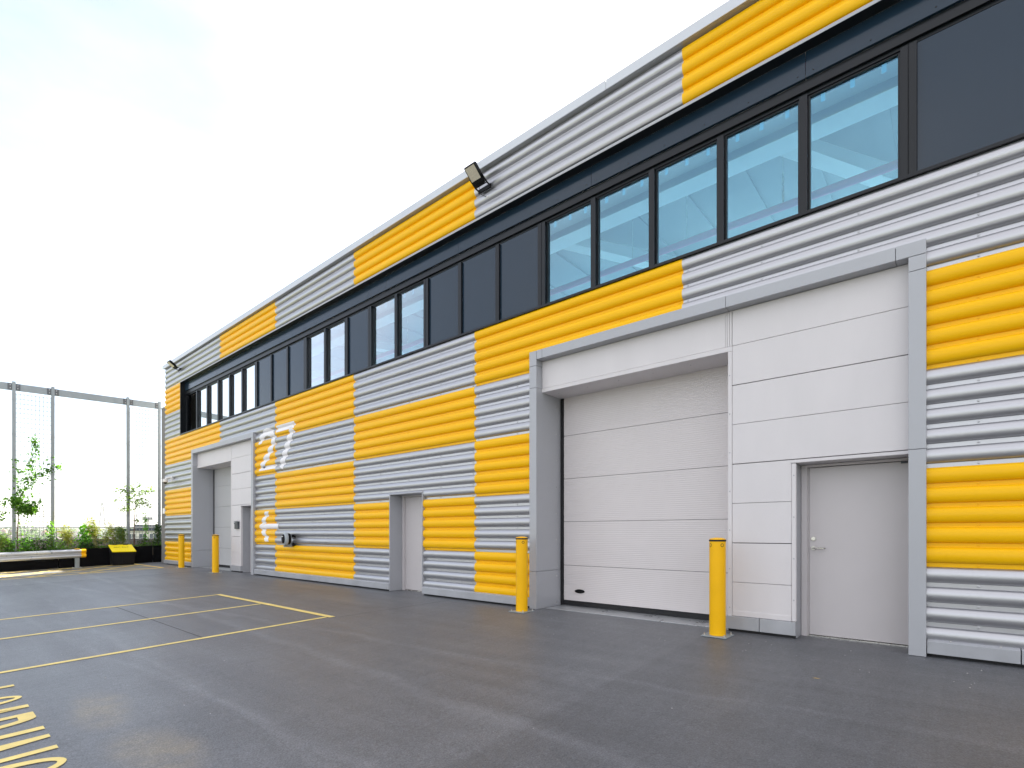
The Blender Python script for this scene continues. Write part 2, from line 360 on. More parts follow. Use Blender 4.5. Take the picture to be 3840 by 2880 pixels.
# loading bay box
line(-11.90, -2.40, -7.34, -2.40, 0.10, 'bay_line', LINEY, 0.006)
for x in (-11.85, -9.74, -7.44): line(x, -2.45, x, -7.6, 0.085, 'bay_line', LINEY, 0.004)
line(-11.80, -4.19, -7.48, -4.19, 0.016, 'joint_line', JOINT, 0.002)
line(-7.28, -2.33, -7.05, -0.2, 0.010, 'joint_line', JOINT, 0.002)
line(-18.75, -0.3, -18.72, -9, 0.03, 'joint_line', JOINT, 0.002)
# hatched box by the planter
HX0, HX1, HY0, HY1 = -25.12, -21.46, -9.0, -0.74
line(HX1, HY1, HX1, HY0, 0.12, 'hatch_line', LINEF, 0.004); line(HX0, HY1, HX1, HY1, 0.11, 'hatch_line', LINEF, 0.006)
line(HX0 + .05, HY1, HX0 + .05, HY0, 0.08, 'hatch_line', LINEF, 0.004)
def clip(slope, y_at):                    # line y = y_at + slope*(x-HX0), clipped to the box
    P = []
    for x in (HX0, HX1):
        y = y_at + slope*(x - HX0)
        if HY0 <= y <= HY1: P.append((x, y))
    for y in (HY0, HY1):
        x = HX0 + (y - y_at)/slope
        if HX0 <= x <= HX1: P.append((x, y))
    P.sort()
    return (P[0], P[-1]) if len(P) >= 2 and (P[0][0] - P[-1][0])**2 > 0.02 else None
for k in range(9):
    c = clip(-0.80, -0.17 - 1.22*k)
    if c: line(*c[0], *c[1], 0.10, 'hatch_line', LINEF, 0.008)
    c = clip(1.04, -3.36 - 1.41*(k - 2))
    if c: line(*c[0], *c[1], 0.10, 'hatch_line', LINEF, 0.010)

# LOADING, painted in tall narrow road letters; tops towards the building
def letter(ch, x0, wd, top=-6.055, h=1.6):
    mb = MB(); sx, sy = 0.075, 0.115; x1 = x0 + wd; bot = top - h; cx = (x0 + x1)/2
    def poly(*P): mb.add(flat(P, 0.005), [tuple(range(len(P)))])
    def cap(rx, ry, x, yt, yb, a0=0, a1=360, n=36):
        out = []
        for i in range(n + 1):
            a = rad(a0 + (a1 - a0)*i/n); y = math.sin(a); out.append((x + rx*math.cos(a), (yt - ry + ry*y) if y >= 0 else (yb + ry + ry*y)))
        return out
    def ring(A, B):
        for i in range(len(A) - 1): poly(A[i], A[i+1], B[i+1], B[i])
    if ch == 'L': poly((x0, bot), (x0+sx, bot), (x0+sx, top), (x0, top)); poly((x0+sx, bot), (x1, bot), (x1, bot+sy), (x0+sx, bot+sy))
    if ch == 'O': ring(cap(wd/2, .34, cx, top, bot), cap(wd/2-sx, .31, cx, top-.045, bot+.045))
    if ch == 'A':
        poly((x0, bot), (x0+sx, bot), (cx+.045, top), (cx-.045, top)); poly((x1-sx, bot), (x1, bot), (cx+.045, top-.004), (cx-.028, top-.25)); poly((x0+wd*.26, bot+h*.28), (x1-wd*.26, bot+h*.28), (x1-wd*.30, bot+h*.28+sy), (x0+wd*.30, bot+h*.28+sy))
    if ch == 'D':
        poly((x0, bot), (x0+sx, bot), (x0+sx, top), (x0, top))
        A = [(x0+sx, top)] + cap(wd*.45, .34, x1-wd*.45, top, bot, 90, 0, 9)[:-1] + cap(wd*.45, .34, x1-wd*.45, top, bot, -.01, -90, 9) + [(x0+sx, bot)]
        B = [(x0+sx, top-.10)] + cap(wd*.45-sx, .29, x1-wd*.45, top-.10, bot+sy, 90, 0, 9)[:-1] + cap(wd*.45-sx, .24, x1-wd*.45, top-sy, bot+sy, -.01, -90, 9) + [(x0+sx, bot+sy)]
        ring(A, B)
    if ch == 'I': poly((x0, bot), (x1, bot), (x1, top), (x0, top))
    if ch == 'N':
        poly((x0, bot), (x0+sx, bot), (x0+sx, top), (x0, top)); poly((x1-sx, bot), (x1, bot), (x1, top), (x1-sx, top)); poly((x0+sx, top), (x0+sx, top-.36), (x1-sx, bot), (x1-sx, bot+.36))
    if ch == 'G':
        ring(cap(wd/2, .34, cx, top, bot, 8, 352), cap(wd/2-sx, .31, cx, top-.045, bot+.045, 8, 352)); poly((cx, bot+h*.40), (x1, bot+h*.40), (x1, bot+h*.40+sy), (cx, bot+h*.40+sy)); poly((x1-sx, bot+.3), (x1, bot+.3), (x1, bot+h*.40), (x1-sx, bot+h*.40))
    mb.build('lettering', LINEY, deck)
for ch, x, wd in (('L', -6.76, .27), ('O', -6.37, .32), ('A', -6.00, .31), ('D', -5.62, .30), ('I', -5.145, .085), ('N', -4.91, .365), ('G', -4.47, .38)): letter(ch, x, wd)

# far ground: one sheet out to the horizon, rising into low hills on the left
def terr(x, y):
    r = math.hypot(x, y)
    h = -12.4 + 0.5*noise.noise(Vector((x/90, y/90, 0)))
    k = max(0.0, min(1.0, (r - 500)/1500)); k = k*k*(3 - 2*k)
    h += k*(22.0 + 8*noise.noise(Vector((x/620, y/620, 3.1))) + 2.5*noise.noise(Vector((x/160, y/160, 7))))
    return h
mb = MB(); rings = [0, 30, 60, 100, 150, 220, 300, 400, 520, 660, 820, 1000, 1200, 1400, 1600, 1800, 2000, 2250, 2500, 2750]; na = 120
for r in rings:
    for i in range(na):
        t = 2*math.pi*i/na; x, y = r*math.cos(t), r*math.sin(t); mb.v.append((x, y, terr(x, y) - (0.6 if r < 120 else 0)))
for k in range(len(rings)-1):
    for i in range(na):
        mb.f.append((k*na+i, (k+1)*na+i, (k+1)*na+(i+1) % na, k*na+(i+1) % na)); mb.m.append(0)
struct(mb.build('terrain', FIELD, smooth=True))

# ================================================================== THE BUILDING
BD = thing('industrial_building', 'long industrial unit clad in yellow and silver corrugated sheets in a checkerboard', 'building', (-8, 0, 0))
Z0, PITCH, PAN, CREST, DEP = 0.902, 0.2, 0.042, 0.158, 0.054
CX = [-23.72, -18.22, -14.32, -10.43, -6.55, -2.70, 1.18, 5.06, 8.94, 12.0]
ROWS = [(0.102, 0.902), (0.902, 1.902), (1.902, 2.902), (2.902, 3.902), (3.902, 4.902), (4.902, 5.902), (5.902, 6.902), (6.902, 7.72)]
FOFF = -15.43
OPEN = [(-5.243, -0.172, -1, 4.203), (-5.243+FOFF, -0.172+FOFF, -1, 4.203), (-9.062, -7.985, -1, 2.066), (-21.98, 12.0, 4.902, 6.902)]
def yprof(z):
    t = (z - Z0) % PITCH
    if t < PAN - 1e-6 or t > PITCH - 1e-6: return 0.0
    s = (t - PAN)/CREST*2 - 1
    return -DEP*math.sqrt(max(0.0, 1 - s*s))**0.95
def zsamples(z0, z1):
    out = {round(z0, 5), round(z1, 5)}
    k = math.floor((z0 - Z0)/PITCH)
    while Z0 + k*PITCH < z1 + PITCH:
        b = Z0 + k*PITCH
        for z in [b, b + PAN] + [b + PAN + CREST*(1 - math.cos(math.pi*i/12))/2 for i in range(1, 12)]:
            if z0 < z < z1: out.add(round(z, 5))
        k += 1
    return sorted(out)
def subtract(r, o):
    x0, x1, z0, z1 = r; a0, a1, b0, b1 = o
    if a1 <= x0 or a0 >= x1 or b1 <= z0 or b0 >= z1: return [r]
    out = []
    if b1 < z1: out.append((x0, x1, b1, z1))
    if b0 > z0: out.append((x0, x1, z0, b0))
    m0, m1 = max(z0, b0), min(z1, b1)
    if a0 > x0: out.append((x0, a0, m0, m1))
    if a1 < x1: out.append((a1, x1, m0, m1))
    return out
def in_open(x, z, pad=0.03): return any(a0 - pad < x < a1 + pad and b0 - pad < z < b1 + pad for a0, a1, b0, b1 in OPEN)
for c in range(len(CX)-1):
    for r, (z0, z1) in enumerate(ROWS):
        rects = [(CX[c] + (0.0 if c else 0.0), CX[c+1], z0, z1)]
        for o in OPEN: rects = [q for rr in rects for q in subtract(rr, o)]
        rects = [q for q in rects if q[1]-q[0] > 0.01 and q[3]-q[2] > 0.01]
        if not rects: continue
        m = YELLOW if (c + r) % 2 == 0 else SILVER
        for (a, b, p, q) in rects:
            mb = MB(); zs = zsamples(p, q); nseg = max(1, int((b - a)/1.3))
            xs_ = [a + (b - a)*i/nseg for i in range(nseg+1)]
            lap = 0.0012 if (c + r) % 2 == 0 else 0.0
            for z in zs:
                for x in xs_:
                    wob = 0.0006*math.sin(x*0.9 + c) + 0.0003*math.sin(x*2.1 + r*2.0)
                    # sheets dip in at their ends where they lap
                    mb.v.append((x, yprof(z if z < q - 1e-4 or abs(q - z1) > 1e-4 else z - 1e-3)*(1 + 0.012*math.sin(c*2.1 + r)) + wob - lap, z))
            W_ = len(xs_)
            for i in range(len(zs)-1):
                for j in range(nseg): mb.f.append((i*W_+j, i*W_+j+1, (i+1)*W_+j+1, (i+1)*W_+j)); mb.m.append(0)
            sh = mb.build('cladding_sheet', m, BD, smooth=True, sharp=42)
            # screws in the pans
            sb = MB(); k = math.ceil((p - Z0 - PAN)/PITCH - 1e-6)
            while Z0 + k*PITCH + PAN <= q + 1e-6:
                zc = Z0 + k*PITCH + PAN*0.55
                if zc > 0.25 and zc > p:
                    for xo in (CX[c]+0.06, CX[c]+0.97, CX[c]+1.95, CX[c]+2.92, CX[c]+3.8):
                        if a + 0.02 < xo < b - 0.02 and not in_open(xo, zc):
                            sb.lathe([(0.0125, 0.0), (0.0125, -0.003), (0.007, -0.0045), (0.006, -0.010)], (xo, -0.0015, zc), 7, 'y')
                k += 1
            if sb.v: sb.build('screw', m, sh, kind='stuff')

def bx(name, m, *dims, parent=None, bevel=0.004, **k):
    return MB().box(*dims).build(name, m, parent or BD, bevel=bevel, **k)
# corner trim and coping
bx('corner_trim', TRIM, -23.76, -23.715, -0.012, 0.25, 0.03, 7.70)
cs = [-23.80, -21.21, -15.36, -9.57, -3.81, 1.98, 7.8, 12.0]
for a, b in zip(cs[:-1], cs[1:]):
    mb = MB(); a += 0.003; b -= 0.003
    prof = [(-0.115, 7.705), (-0.118, 7.845), (0.35, 7.875), (0.35, 7.86), (-0.10, 7.83), (-0.10, 7.705)]
    vs = [(x, y, z) for x in (a, b) for y, z in prof]; n = len(prof)
    mb.add(vs, [(i, i+n, (i+1) % n + n, (i+1) % n) for i in range(n)] + [tuple(range(n)), tuple(range(2*n-1, n-1, -1))])
    mb.build('coping', COPING, BD, bevel=0.003)
bx('eaves_closer', PLINTH, -23.70, 12.0, -0.098, 0.1, 7.704, 7.722)
# base flashing: kick plates with a lip, a shadow gap below
def kick(a, b):
    mb = MB(); prof = [(-0.082, 0.035), (-0.082, 0.158), (-0.045, 0.176), (0.02, 0.176), (0.02, 0.035)]
    n = len(prof); vs = [(x, y, z) for x in (a, b) for y, z in prof]
    mb.add(vs, [(i, i+n, (i+1) % n + n, (i+1) % n) for i in range(n)] + [tuple(range(n)), tuple(range(2*n-1, n-1, -1))])
    o = mb.build('kick_plate', PLINTH, BD, bevel=0.003)
    sb = MB(); x = a + 0.18
    while x < b - 0.1:
        sb.lathe([(0.010, 0.0), (0.010, 0.004), (0.006, 0.008)], (x, -0.055, 0.168), 6); x += 0.36
    if sb.v: sb.build('screw', STEEL, o, kind='stuff')
for a, b in ((-23.76, -20.69), (-15.585, -14.84), (-14.832, -11.90), (-11.892, -9.145), (-9.139, -9.066), (-7.978, -5.25), (-0.166, 0.505), (0.513, 3.42), (3.428, 6.34), (6.348, 9.2), (9.208, 12.0)): kick(a, b)
bx('base_gap', BLACK, -23.6, -20.7, -0.02, 0.03, 0.0, 0.06, bevel=0)
bx('base_gap', BLACK, -15.55, -9.07, -0.02, 0.03, 0.0, 0.06, bevel=0)
bx('base_gap', BLACK, -7.97, -5.26, -0.02, 0.03, 0.0, 0.06, bevel=0)
bx('base_gap', BLACK, -0.16, 12, -0.02, 0.03, 0.0, 0.06, bevel=0)

def screws(o, pts, axis, m=STEEL):
    sb = MB()
    for (x, y, z) in pts:
        d = {'y': (0,-1,0), 'x': (1,0,0), 'z': (0,0,-1)}[axis]
        sb.cyl((x, y, z), (x + d[0]*.006, y + d[1]*.006, z + d[2]*.006), 0.008, 0.005, 7)
    return sb.build('screw', m, o, kind='stuff')

# ------------------------------------------------ the two big door surrounds
def surround(ox):
    X = lambda v: v + ox
    yb = 0.585
    zz = [0.0, 0.612, 3.603, 3.958, 4.20]
    for i in range(4):                    # left post: front face and deep reveal
        o = bx('surround_panel', TRIM, X(-5.243), X(-5.10), -0.10, yb, zz[i] + (0.002 if i else 0), zz[i+1] - 0.002)
        if i < 3: screws(o, [(X(-5.10), 0.46, z) for z in [zz[i]+.06 + k*.45 for k in range(int((zz[i+1]-zz[i]-.1)/.45)+1)]], 'x')
    xs_ = [-5.096, -4.985, -2.123, -0.42, -0.316]
    for i in range(4):                    # head
        if i == 3: continue
        o = bx('surround_panel', TRIM, X(xs_[i] + .002), X(xs_[i+1] - .002), -0.10, 0.075, 4.056, 4.20)
    bx('surround_panel', TRIM, X(-0.418), X(-0.172), -0.10, 0.075, 4.056, 4.20)
    bx('surround_panel', TRIM, X(-0.314), X(-0.172), -0.10, 0.075, 3.905, 4.052)
    bx('surround_panel', TRIM, X(-0.314), X(-0.172), -0.10, 0.075, 2.094, 3.901)
    bx('surround_panel', TRIM, X(-0.314), X(-0.172), -0.10, 0.075, 0.0, 2.090)
    # header box over the roller door
    bx('header_panel', WHITE, X(-5.098), X(-2.175), 0.057, 0.56, 3.612, 4.054)
    o = bx('header_trim', WHITE, X(-5.098), X(-2.088), 0.044, 0.60, 3.545, 3.606)
    screws(o, [(X(-4.9 + .55*i), 0.25, 3.545) for i in range(6)], 'z', TRIM)
    for a, b in ((-2.171, -2.153), (-2.149, -2.124), (-2.12, -2.094)): bx('cover_strip', WHITE, X(a), X(b), 0.050, 0.2, 3.61, 4.054, bevel=0.002)
    bx('header_back', BLACK, X(-5.09), X(-0.31), 0.20, 0.3, 3.62, 4.05, bevel=0)
    # infill wall of wide flat panels to the right
    zs = [0.198, 0.623, 1.117, 1.615, 2.110, 2.610, 3.106, 3.607, 4.054]
    for i in range(8):
        xr = -1.416 if i < 4 else -0.30
        g = 0.0045 if i in (2, 4, 6) else 0.0022
        z0 = zs[i] + (g if i else 0)
        bx('infill_panel', WHITE, X(-2.088), X(xr), 0.05, 0.12, z0, zs[i+1] - (0.0045 if i+1 in (2, 4, 6) else 0.0022), bevel=0.003)
    bx('infill_back', BLACK, X(-2.10), X(-1.40), 0.10, 0.14, 0.1, 3.6, bevel=0); bx('infill_back', BLACK, X(-1.40), X(-0.28), 0.10, 0.14, 2.12, 4.05, bevel=0)
    o = bx('jamb_strip', WHITE, X(-2.140), X(-2.091), 0.044, 0.60, 0.17, 3.543)
    screws(o, [(X(-2.118), 0.044, 0.3 + .49*i) for i in range(7)], 'y', TRIM)
    o = bx('jamb_strip', WHITE, X(-1.413), X(-1.368), 0.044, 0.10, 0.20, 2.062)
    screws(o, [(X(-1.39), 0.044, 0.45 + .49*i) for i in range(4)], 'y', TRIM)
    bx('lintel_strip', WHITE, X(-1.425), X(-0.30), 0.040, 0.36, 2.066, 2.104)
    bx('base_trim', WHITE, X(-2.086), X(-1.418), 0.044, 0.10, 0.200, 0.262, bevel=0.003)
    bx('plinth_panel', PLINTH, X(-2.158), X(-1.768), 0.025, 0.12, 0.035, 0.196); bx('plinth_panel', PLINTH, X(-1.762), X(-1.368), 0.025, 0.12, 0.035, 0.196)
    bx('base_gap', BLACK, X(-2.14), X(-1.38), 0.06, 0.1, 0.0, 0.05, bevel=0)
    bx('door_reveal', PLINTH, X(-1.409), X(-1.369), 0.104, 0.36, 0.0, 2.062)
    # roller door
    RD = bx('roller_door', BLACK, X(-5.085), X(-2.13), 0.615, 0.66, 0.0, 3.60, bevel=0)
    zs = [0.095, 0.692, 1.434, 2.166, 2.90, 3.60]
    for i in range(5):
        a, b = zs[i] + 0.003, zs[i+1] - 0.003; mb = MB(); n = 2*max(2, int(round((b-a)/0.03)))
        zl = [a + (b-a)*k/n for k in range(n+1)]
        for z, k in zip(zl, range(n+1)):
            y = 0.5965 if k % 2 else 0.5945
            mb.v += [(X(-5.035), y, z), (X(-2.145), y, z)]
        for k in range(n): mb.f.append((2*k, 2*k+1, 2*k+3, 2*k+2)); mb.m.append(0)
        mb.add([(X(-5.035), .5945, a), (X(-2.145), .5945, a), (X(-2.145), .62, a), (X(-5.035), .62, a)], [(3,2,1,0)])
        mb.build('door_section', DOORSEC if ox == 0 else DOORSEC2, RD)
    MB().box(X(-5.098), X(-5.04), 0.586, 0.62, 0.0, 3.55).build('track_seal', BLACK, RD)
    MB().box(X(-5.035), X(-2.145), 0.585, 0.625, 0.012, 0.09).build('bottom_seal', BLACK, RD)
    MB().lathe([(0.098, 0.0), (0.095, -0.012), (0.07, -0.016), (0.065, -0.006), (0.01, -0.004)], (X(-4.715), 0.594, 0.262), 24, 'y', sz=0.34).build('pull_handle', BLACKPL, RD, smooth=True)
    bx('threshold_plate', GALVB, X(-5.05), X(-2.13), 0.10, 0.60, 0.001, 0.010, bevel=0.002)

def personnel_door(x0, x1, y, ztop, handle_left=True, plate=True, sign=False):
    fr = MB(); fw = 0.06
    fr.box(x0, x0+fw, y-0.05, y+0.06, 0.0, ztop); fr.box(x1-fw, x1, y-0.05, y+0.06, 0.0, ztop); fr.box(x0+fw, x1-fw, y-0.05, y+0.06, ztop-0.03, ztop)
    fr.box(x0+fw, x0+fw+.014, y-0.022, y+0.06, 0.0, ztop-.03)
    F = fr.build('door_frame', DOORGREY, BD, bevel=0.003)
    MB().box(x0+fw, x1-fw, y-.03, y+.05, 0.0, 0.014).build('threshold', STEEL, F)
    MB().box(x0+fw, x1-fw, y+.04, y+.06, 0.0, ztop-.03).build('weather_seal', BLACK, F)
    lf = MB().box(x0+fw+.018, x1-fw-.004, y-.012, y+.035, 0.02, ztop-.036).build('door', DOORGREY, BD, bevel=0.003)
    if not sign:
        hx = x0 + fw + .065
        for z, nm in ((1.173, 'lock'), (1.061, 'handle')):
            mb = MB().lathe([(0.027, 0.0), (0.027, -0.010), (0.023, -0.014)] + ([(0.012, -0.014), (0.012, -.02)] if nm == 'lock' else []), (hx, y-.012, z), 18, 'y')
            if nm == 'handle': mb.tube([(hx, y-.02, z), (hx, y-.062, z), (hx+.02, y-.072, z), (hx+.115, y-.072, z), (hx+.125, y-.060, z)], 0.0095, 8)
            mb.build(nm, STEEL, lf, smooth=True)
    for z in (0.30, 1.065, 1.46, 1.85):
        mb = MB().cyl((x1-fw-.004, y-.018, z-.05), (x1-fw-.004, y-.018, z+.05), 0.007, n=8)
        mb.build('hinge', PLINTH, lf)
    if plate:
        b = MB().box(x1-fw-.075, x1-fw-.015, y-.03, y-.012, ztop-.056, ztop-.032).build('door_sensor', DARKPL, lf)
    if sign:
        cx = x1 - fw - .115
        d = MB().lathe([(0.036, 0.0), (0.036, -0.002)], (cx, y-.0125, 1.612), 24, 'y').build('round_sign', BLUE, lf)
        for t, z in (('FIRE DOOR', 1.623), ('KEEP SHUT', 1.606)):
            me = text_mesh(t, 0.0125); me.materials.append(PAINTW); o = bpy.data.objects.new('lettering', me); COL.objects.link(o); o.parent = d
            o.rotation_euler = (rad(90), 0, 0); o.location = Vector((cx, y-.0155, z)) - Vector(WL[BD.name])
surround(0.0); surround(FOFF)
personnel_door(-1.366, -0.265, 0.37, 2.062); personnel_door(-1.366+FOFF, -0.265+FOFF, 0.37, 2.062)
# small fire door between them
bx('door_reveal', TRIM, -9.068, -9.05, -0.065, 0.30, 0.005, 2.062, bevel=0.003)
bx('door_reveal', TRIM, -8.0, -7.982, -0.065, 0.30, 0.176, 2.075, bevel=0.003); bx('door_reveal', PLINTH, -8.0, -7.984, -0.03, 0.30, 0.0, 0.172, bevel=0.003)
bx('lintel_strip', TRIM, -9.066, -8.002, -0.058, 0.30, 2.045, 2.064, bevel=0.003)
personnel_door(-9.048, -8.002, 0.31, 2.043, plate=False, sign=True)

# ------------------------------------------------ ribbon of windows
BX0 = -21.98
bx('window_soffit', ANTH, BX0, 12.0, -0.045, 0.11, 6.882, 6.8985, bevel=0.002)
bx('drip_flashing', TRIM, BX0 - .02, 12.0, -0.052, -0.0465, 6.872, 6.912, bevel=0.001)
bx('window_side_reveal', ANTH, BX0 - .002, BX0 + .025, -0.05, 0.22, 4.905, 6.88, bevel=0.002)
bx('sill_flashing', ANTH, BX0, 12.0, -0.066, 0.13, 4.888, 4.925, bevel=0.003)
fs = [BX0 + .03, -18.94, -15.92, -13.0, -10.06, -7.13, -4.19, -1.28, 1.63, 4.55, 7.5, 12.0]
for a, b in zip(fs[:-1], fs[1:]):
    o = bx('fascia_panel', PANELDARK, a + .002, b - .002, 0.10, 0.14, 6.572, 6.875, bevel=0.002)
    n = max(2, int((b - a)/0.55)); screws(o, [(a + .08 + (b - a - .16)*i/n, 0.10, 6.625) for i in range(n+1)], 'y', BLACK)
bx('window_head', ANTH, BX0 + .03, 12.0, 0.135, 0.26, 6.450, 6.570, bevel=0.002)
bx('window_sill', ANTH, BX0 + .03, 12.0, 0.135, 0.26, 4.926, 5.030, bevel=0.002)
bx('window_head', ANTH, BX0 + .03, 12.0, 0.17, 0.26, 6.410, 6.448, bevel=0.002)
ML = [(-21.89, .12), (-20.86, .085), (-19.87, .085), (-18.89, .085), (-17.94, .085), (-16.97, .085), (-15.97, .15), (-14.98, .085), (-14.00, .085), (-13.01, .15), (-12.02, .085), (-11.05, .13),
      (-10.085, .13), (-9.115, .085), (-8.12, .14), (-7.13, .085), (-6.165, .085), (-5.175, .15), (-4.18, .085), (-3.22, .085), (-2.265, .085), (-1.31, .085), (-0.325, .14), (2.6, .15), (3.57, .085), (4.54, .085), (5.5, .15), (8.4, .15), (9.4, .085), (10.4, .085), (11.9, .12)]
KIND = ['l'] + ['g']*5 + ['p']*3 + ['g']*2 + ['p'] + ['g']*2 + ['p']*3 + ['g']*5 + ['p'] + ['g']*3 + ['p'] + ['g']*3
for (x, wd) in ML:
    if wd > .11:
        MB().box(x-wd/2, x-.004, 0.135, 0.27, 5.031, 6.409).box(x+.004, x+wd/2, 0.135, 0.27, 5.031, 6.409).box(x-.004, x+.004, 0.15, 0.27, 5.031, 6.409).build('mullion', ANTH, BD, bevel=0.002)
    else: bx('mullion', ANTH, x-wd/2, x+wd/2, 0.135, 0.27, 5.031, 6.409, bevel=0.003)
for i, k in enumerate(KIND):
    a = ML[i][0] + ML[i][1]/2; b = ML[i+1][0] - ML[i+1][1]/2
    if k == 'g':
        W_ = MB().box(a+.001, a+.022, 0.185, 0.25, 5.031, 6.409).box(b-.022, b-.001, 0.185, 0.25, 5.031, 6.409).box(a+.022, b-.022, 0.185, 0.25, 5.031, 5.052).box(a+.022, b-.022, 0.185, 0.25, 6.388, 6.409).build('window', ANTH, BD, bevel=0.002)
        MB().box(a+.022, b-.022, 0.208, 0.214, 5.052, 6.388).build('pane', GLASS, W_)
        for j in range(3):
            xx = a + (b-a)*(j+.5)/3
            MB().box(xx-.022, xx+.022, 0.222, 0.232, 6.29, 6.386).build('clip', INTW, W_)
    elif k == 'p':
        MB().box(a+.001, b-.001, 0.175, 0.26, 5.031, 6.409).build('spandrel_panel', PANELDARK, BD, bevel=0.003)
    else:
        Lv = MB().box(a+.001, b-.001, 0.27, 0.29, 5.031, 6.409).build('louvre', BLACK, BD)
        mb = MB(); n = 40
        for j in range(n):
            z = 5.04 + j*(1.36/n); mb.hexa([(a+.02, .165, z), (b-.02, .165, z), (b-.02, .169, z), (a+.02, .169, z)], [(a+.02, .205, z+.024), (b-.02, .205, z+.024), (b-.02, .209, z+.024), (a+.02, .209, z+.024)])
        mb.build('louvre_blade', ANTH, Lv, kind='stuff')
# shell and interior
def shell(name, m, *d): return MB().box(*d).build(name, m, BD)
shell('side_wall', CLAD2, -23.70, -23.5, 0.26, 24.0, 0.0, 7.68); shell('side_wall', CLAD2, 11.8, 12.0, 0.30, 24.0, 0.0, 7.68)
shell('rear_wall', INTW, -23.5, 11.8, 23.8, 24.0, 0.0, 7.68)
shell('upper_floor', INTW, -23.5, 11.8, 0.30, 23.8, 4.35, 4.55)
for a, b in ((0.27, 6.8), (10.2, 11.6), (15.0, 16.4), (20.0, 24.0)): shell('roof', INTG, -23.7, 12.0, a, b, 7.50, 7.68)
for a, b in ((6.8, 10.2), (11.6, 15.0), (16.4, 20.0)): MB().quad((-23.7, a, 7.6), (12, a, 7.6), (12, b, 7.6), (-23.7, b, 7.6)).build('added_rooflight', ADDED_ROOFLIGHT, BD)  # unseen translucent strips, added so sun and sky brighten the interior
mb = MB()
for x in range(-23, 12): mb.box(x + .1, x + .34, 0.3, 6.7, 7.455, 7.4995)
mb.build('roof_deck_rib', INTG, BD, kind='stuff')
shell('ceiling_beam', INTB, -23.4, 11.7, 1.78, 2.16, 7.16, 7.18); shell('ceiling_beam', INTB, -23.4, 11.7, 1.955, 1.985, 7.18, 7.46)
shell('ceiling_duct', INTW, -23.4, 11.7, 1.45, 1.78, 7.30, 7.45)
for x in (-18, -13.5, -9.0, -4.9, -0.75, 3.2): MB().hexa([(x-1.3,2.2,7.2),(x-1.0,2.2,7.2),(x+.9,5.2,7.0),(x+.6,5.2,7.0)], [(x-1.3,2.2,7.4),(x-1.0,2.2,7.4),(x+.9,5.2,7.3),(x+.6,5.2,7.3)]).build('roof_brace', INTW, BD)
mb = MB().cyl((-23.3, 2.26, 6.4), (11.6, 2.26, 6.4), 0.06, n=12)
mb.build('sprinkler_pipe', PIPE, BD, smooth=True)
mb = MB()
for x in (-11.4, -8.6, -4.6, -3.55, -2.0, 0.6): mb.cyl((x, 2.26, 6.445), (x, 2.26, 7.45), 0.006, n=6)
mb.cyl((-2.0, 2.26, 6.44), (-2.0, 2.26, 6.95), 0.02, n=8)
mb.build('pipe_hanger', STEEL, BD, kind='stuff')

shell('unseen_shade_wing', CLAD2, -29.0, -23.72, 4.6, 12.0, -0.2, 6.72)  # unseen wing, added to shade the deck up to the sunlit patch
# ------------------------------------------------ painted unit number and arrow following the corrugations
def painted(polys, name, lift=0.0035):
    zmin = min(z for P in polys for _, z in P); zmax = max(z for P in polys for _, z in P)
    zs = []
    base = zsamples(zmin, zmax)
    for a, b in zip(base[:-1], base[1:]):
        n = max(1, int((b - a)/0.012)); zs += [a + (b - a)*i/n for i in range(n)]
    zs.append(base[-1]); mb = MB()
    def spans(P, z):
        xs_ = []
        for (x0, z0), (x1, z1) in zip(P, P[1:] + P[:1]):
            if (z0 <= z) != (z1 <= z): xs_.append(x0 + (z - z0)/(z1 - z0)*(x1 - x0))
        xs_.sort(); return list(zip(xs_[::2], xs_[1::2]))
    for P in polys:
        for a, b in zip(zs[:-1], zs[1:]):
            if b - a < 1e-5: continue
            sa, sb = spans(P, a + 1e-5), spans(P, b - 1e-5)
            if len(sa) != len(sb): sa = sb = spans(P, (a+b)/2)
            ya = yprof(a + 1e-5); yb = yprof(b - 1e-5)
            def pt(x, y, z):
                t = (z - Z0) % PITCH
                if t < PAN or y == 0: return (x, y - lift, z)
                s = (t - PAN)/CREST*2 - 1
                return (x, y*1.02 - lift, z + s*lift*0.6)
            for (p0, p1), (q0, q1) in zip(sa, sb):
                mb.add([pt(p0, ya, a), pt(p1, ya, a), pt(q1, yb, b), pt(q0, yb, b)], [(0, 1, 2, 3)])
    return mb.build(name, PAINTW, BD)
def thick(pts, wd):
    P = [Vector(p) for p in pts]; Lf = []; Rt = []
    for i, p in enumerate(P):
        d = (P[min(i+1, len(P)-1)] - P[max(i-1, 0)]).normalized(); n = Vector((-d.y, d.x)); Lf.append(tuple(p + n*wd/2)); Rt.append(tuple(p - n*wd/2))
    return Lf + Rt[::-1]
arc = [(-14.82 + 0.40*math.cos(rad(a)), 3.85 + 0.26*math.sin(rad(a))) for a in range(190, -50, -12)]
two = thick(arc + [(-14.72, 3.48), (-15.0, 3.28), (-15.16, 3.13)], 0.22)
painted([two, [(-15.30, 3.03), (-14.28, 3.03), (-14.28, 3.16), (-15.30, 3.16)]], 'unit_number')
painted([[(-14.25, 4.03), (-13.23, 4.03), (-13.23, 4.205), (-14.25, 4.205)], thick([(-13.345, 4.03), (-13.50, 3.78), (-13.68, 3.50), (-13.84, 3.25), (-13.96, 3.02)], 0.25)], 'unit_number')
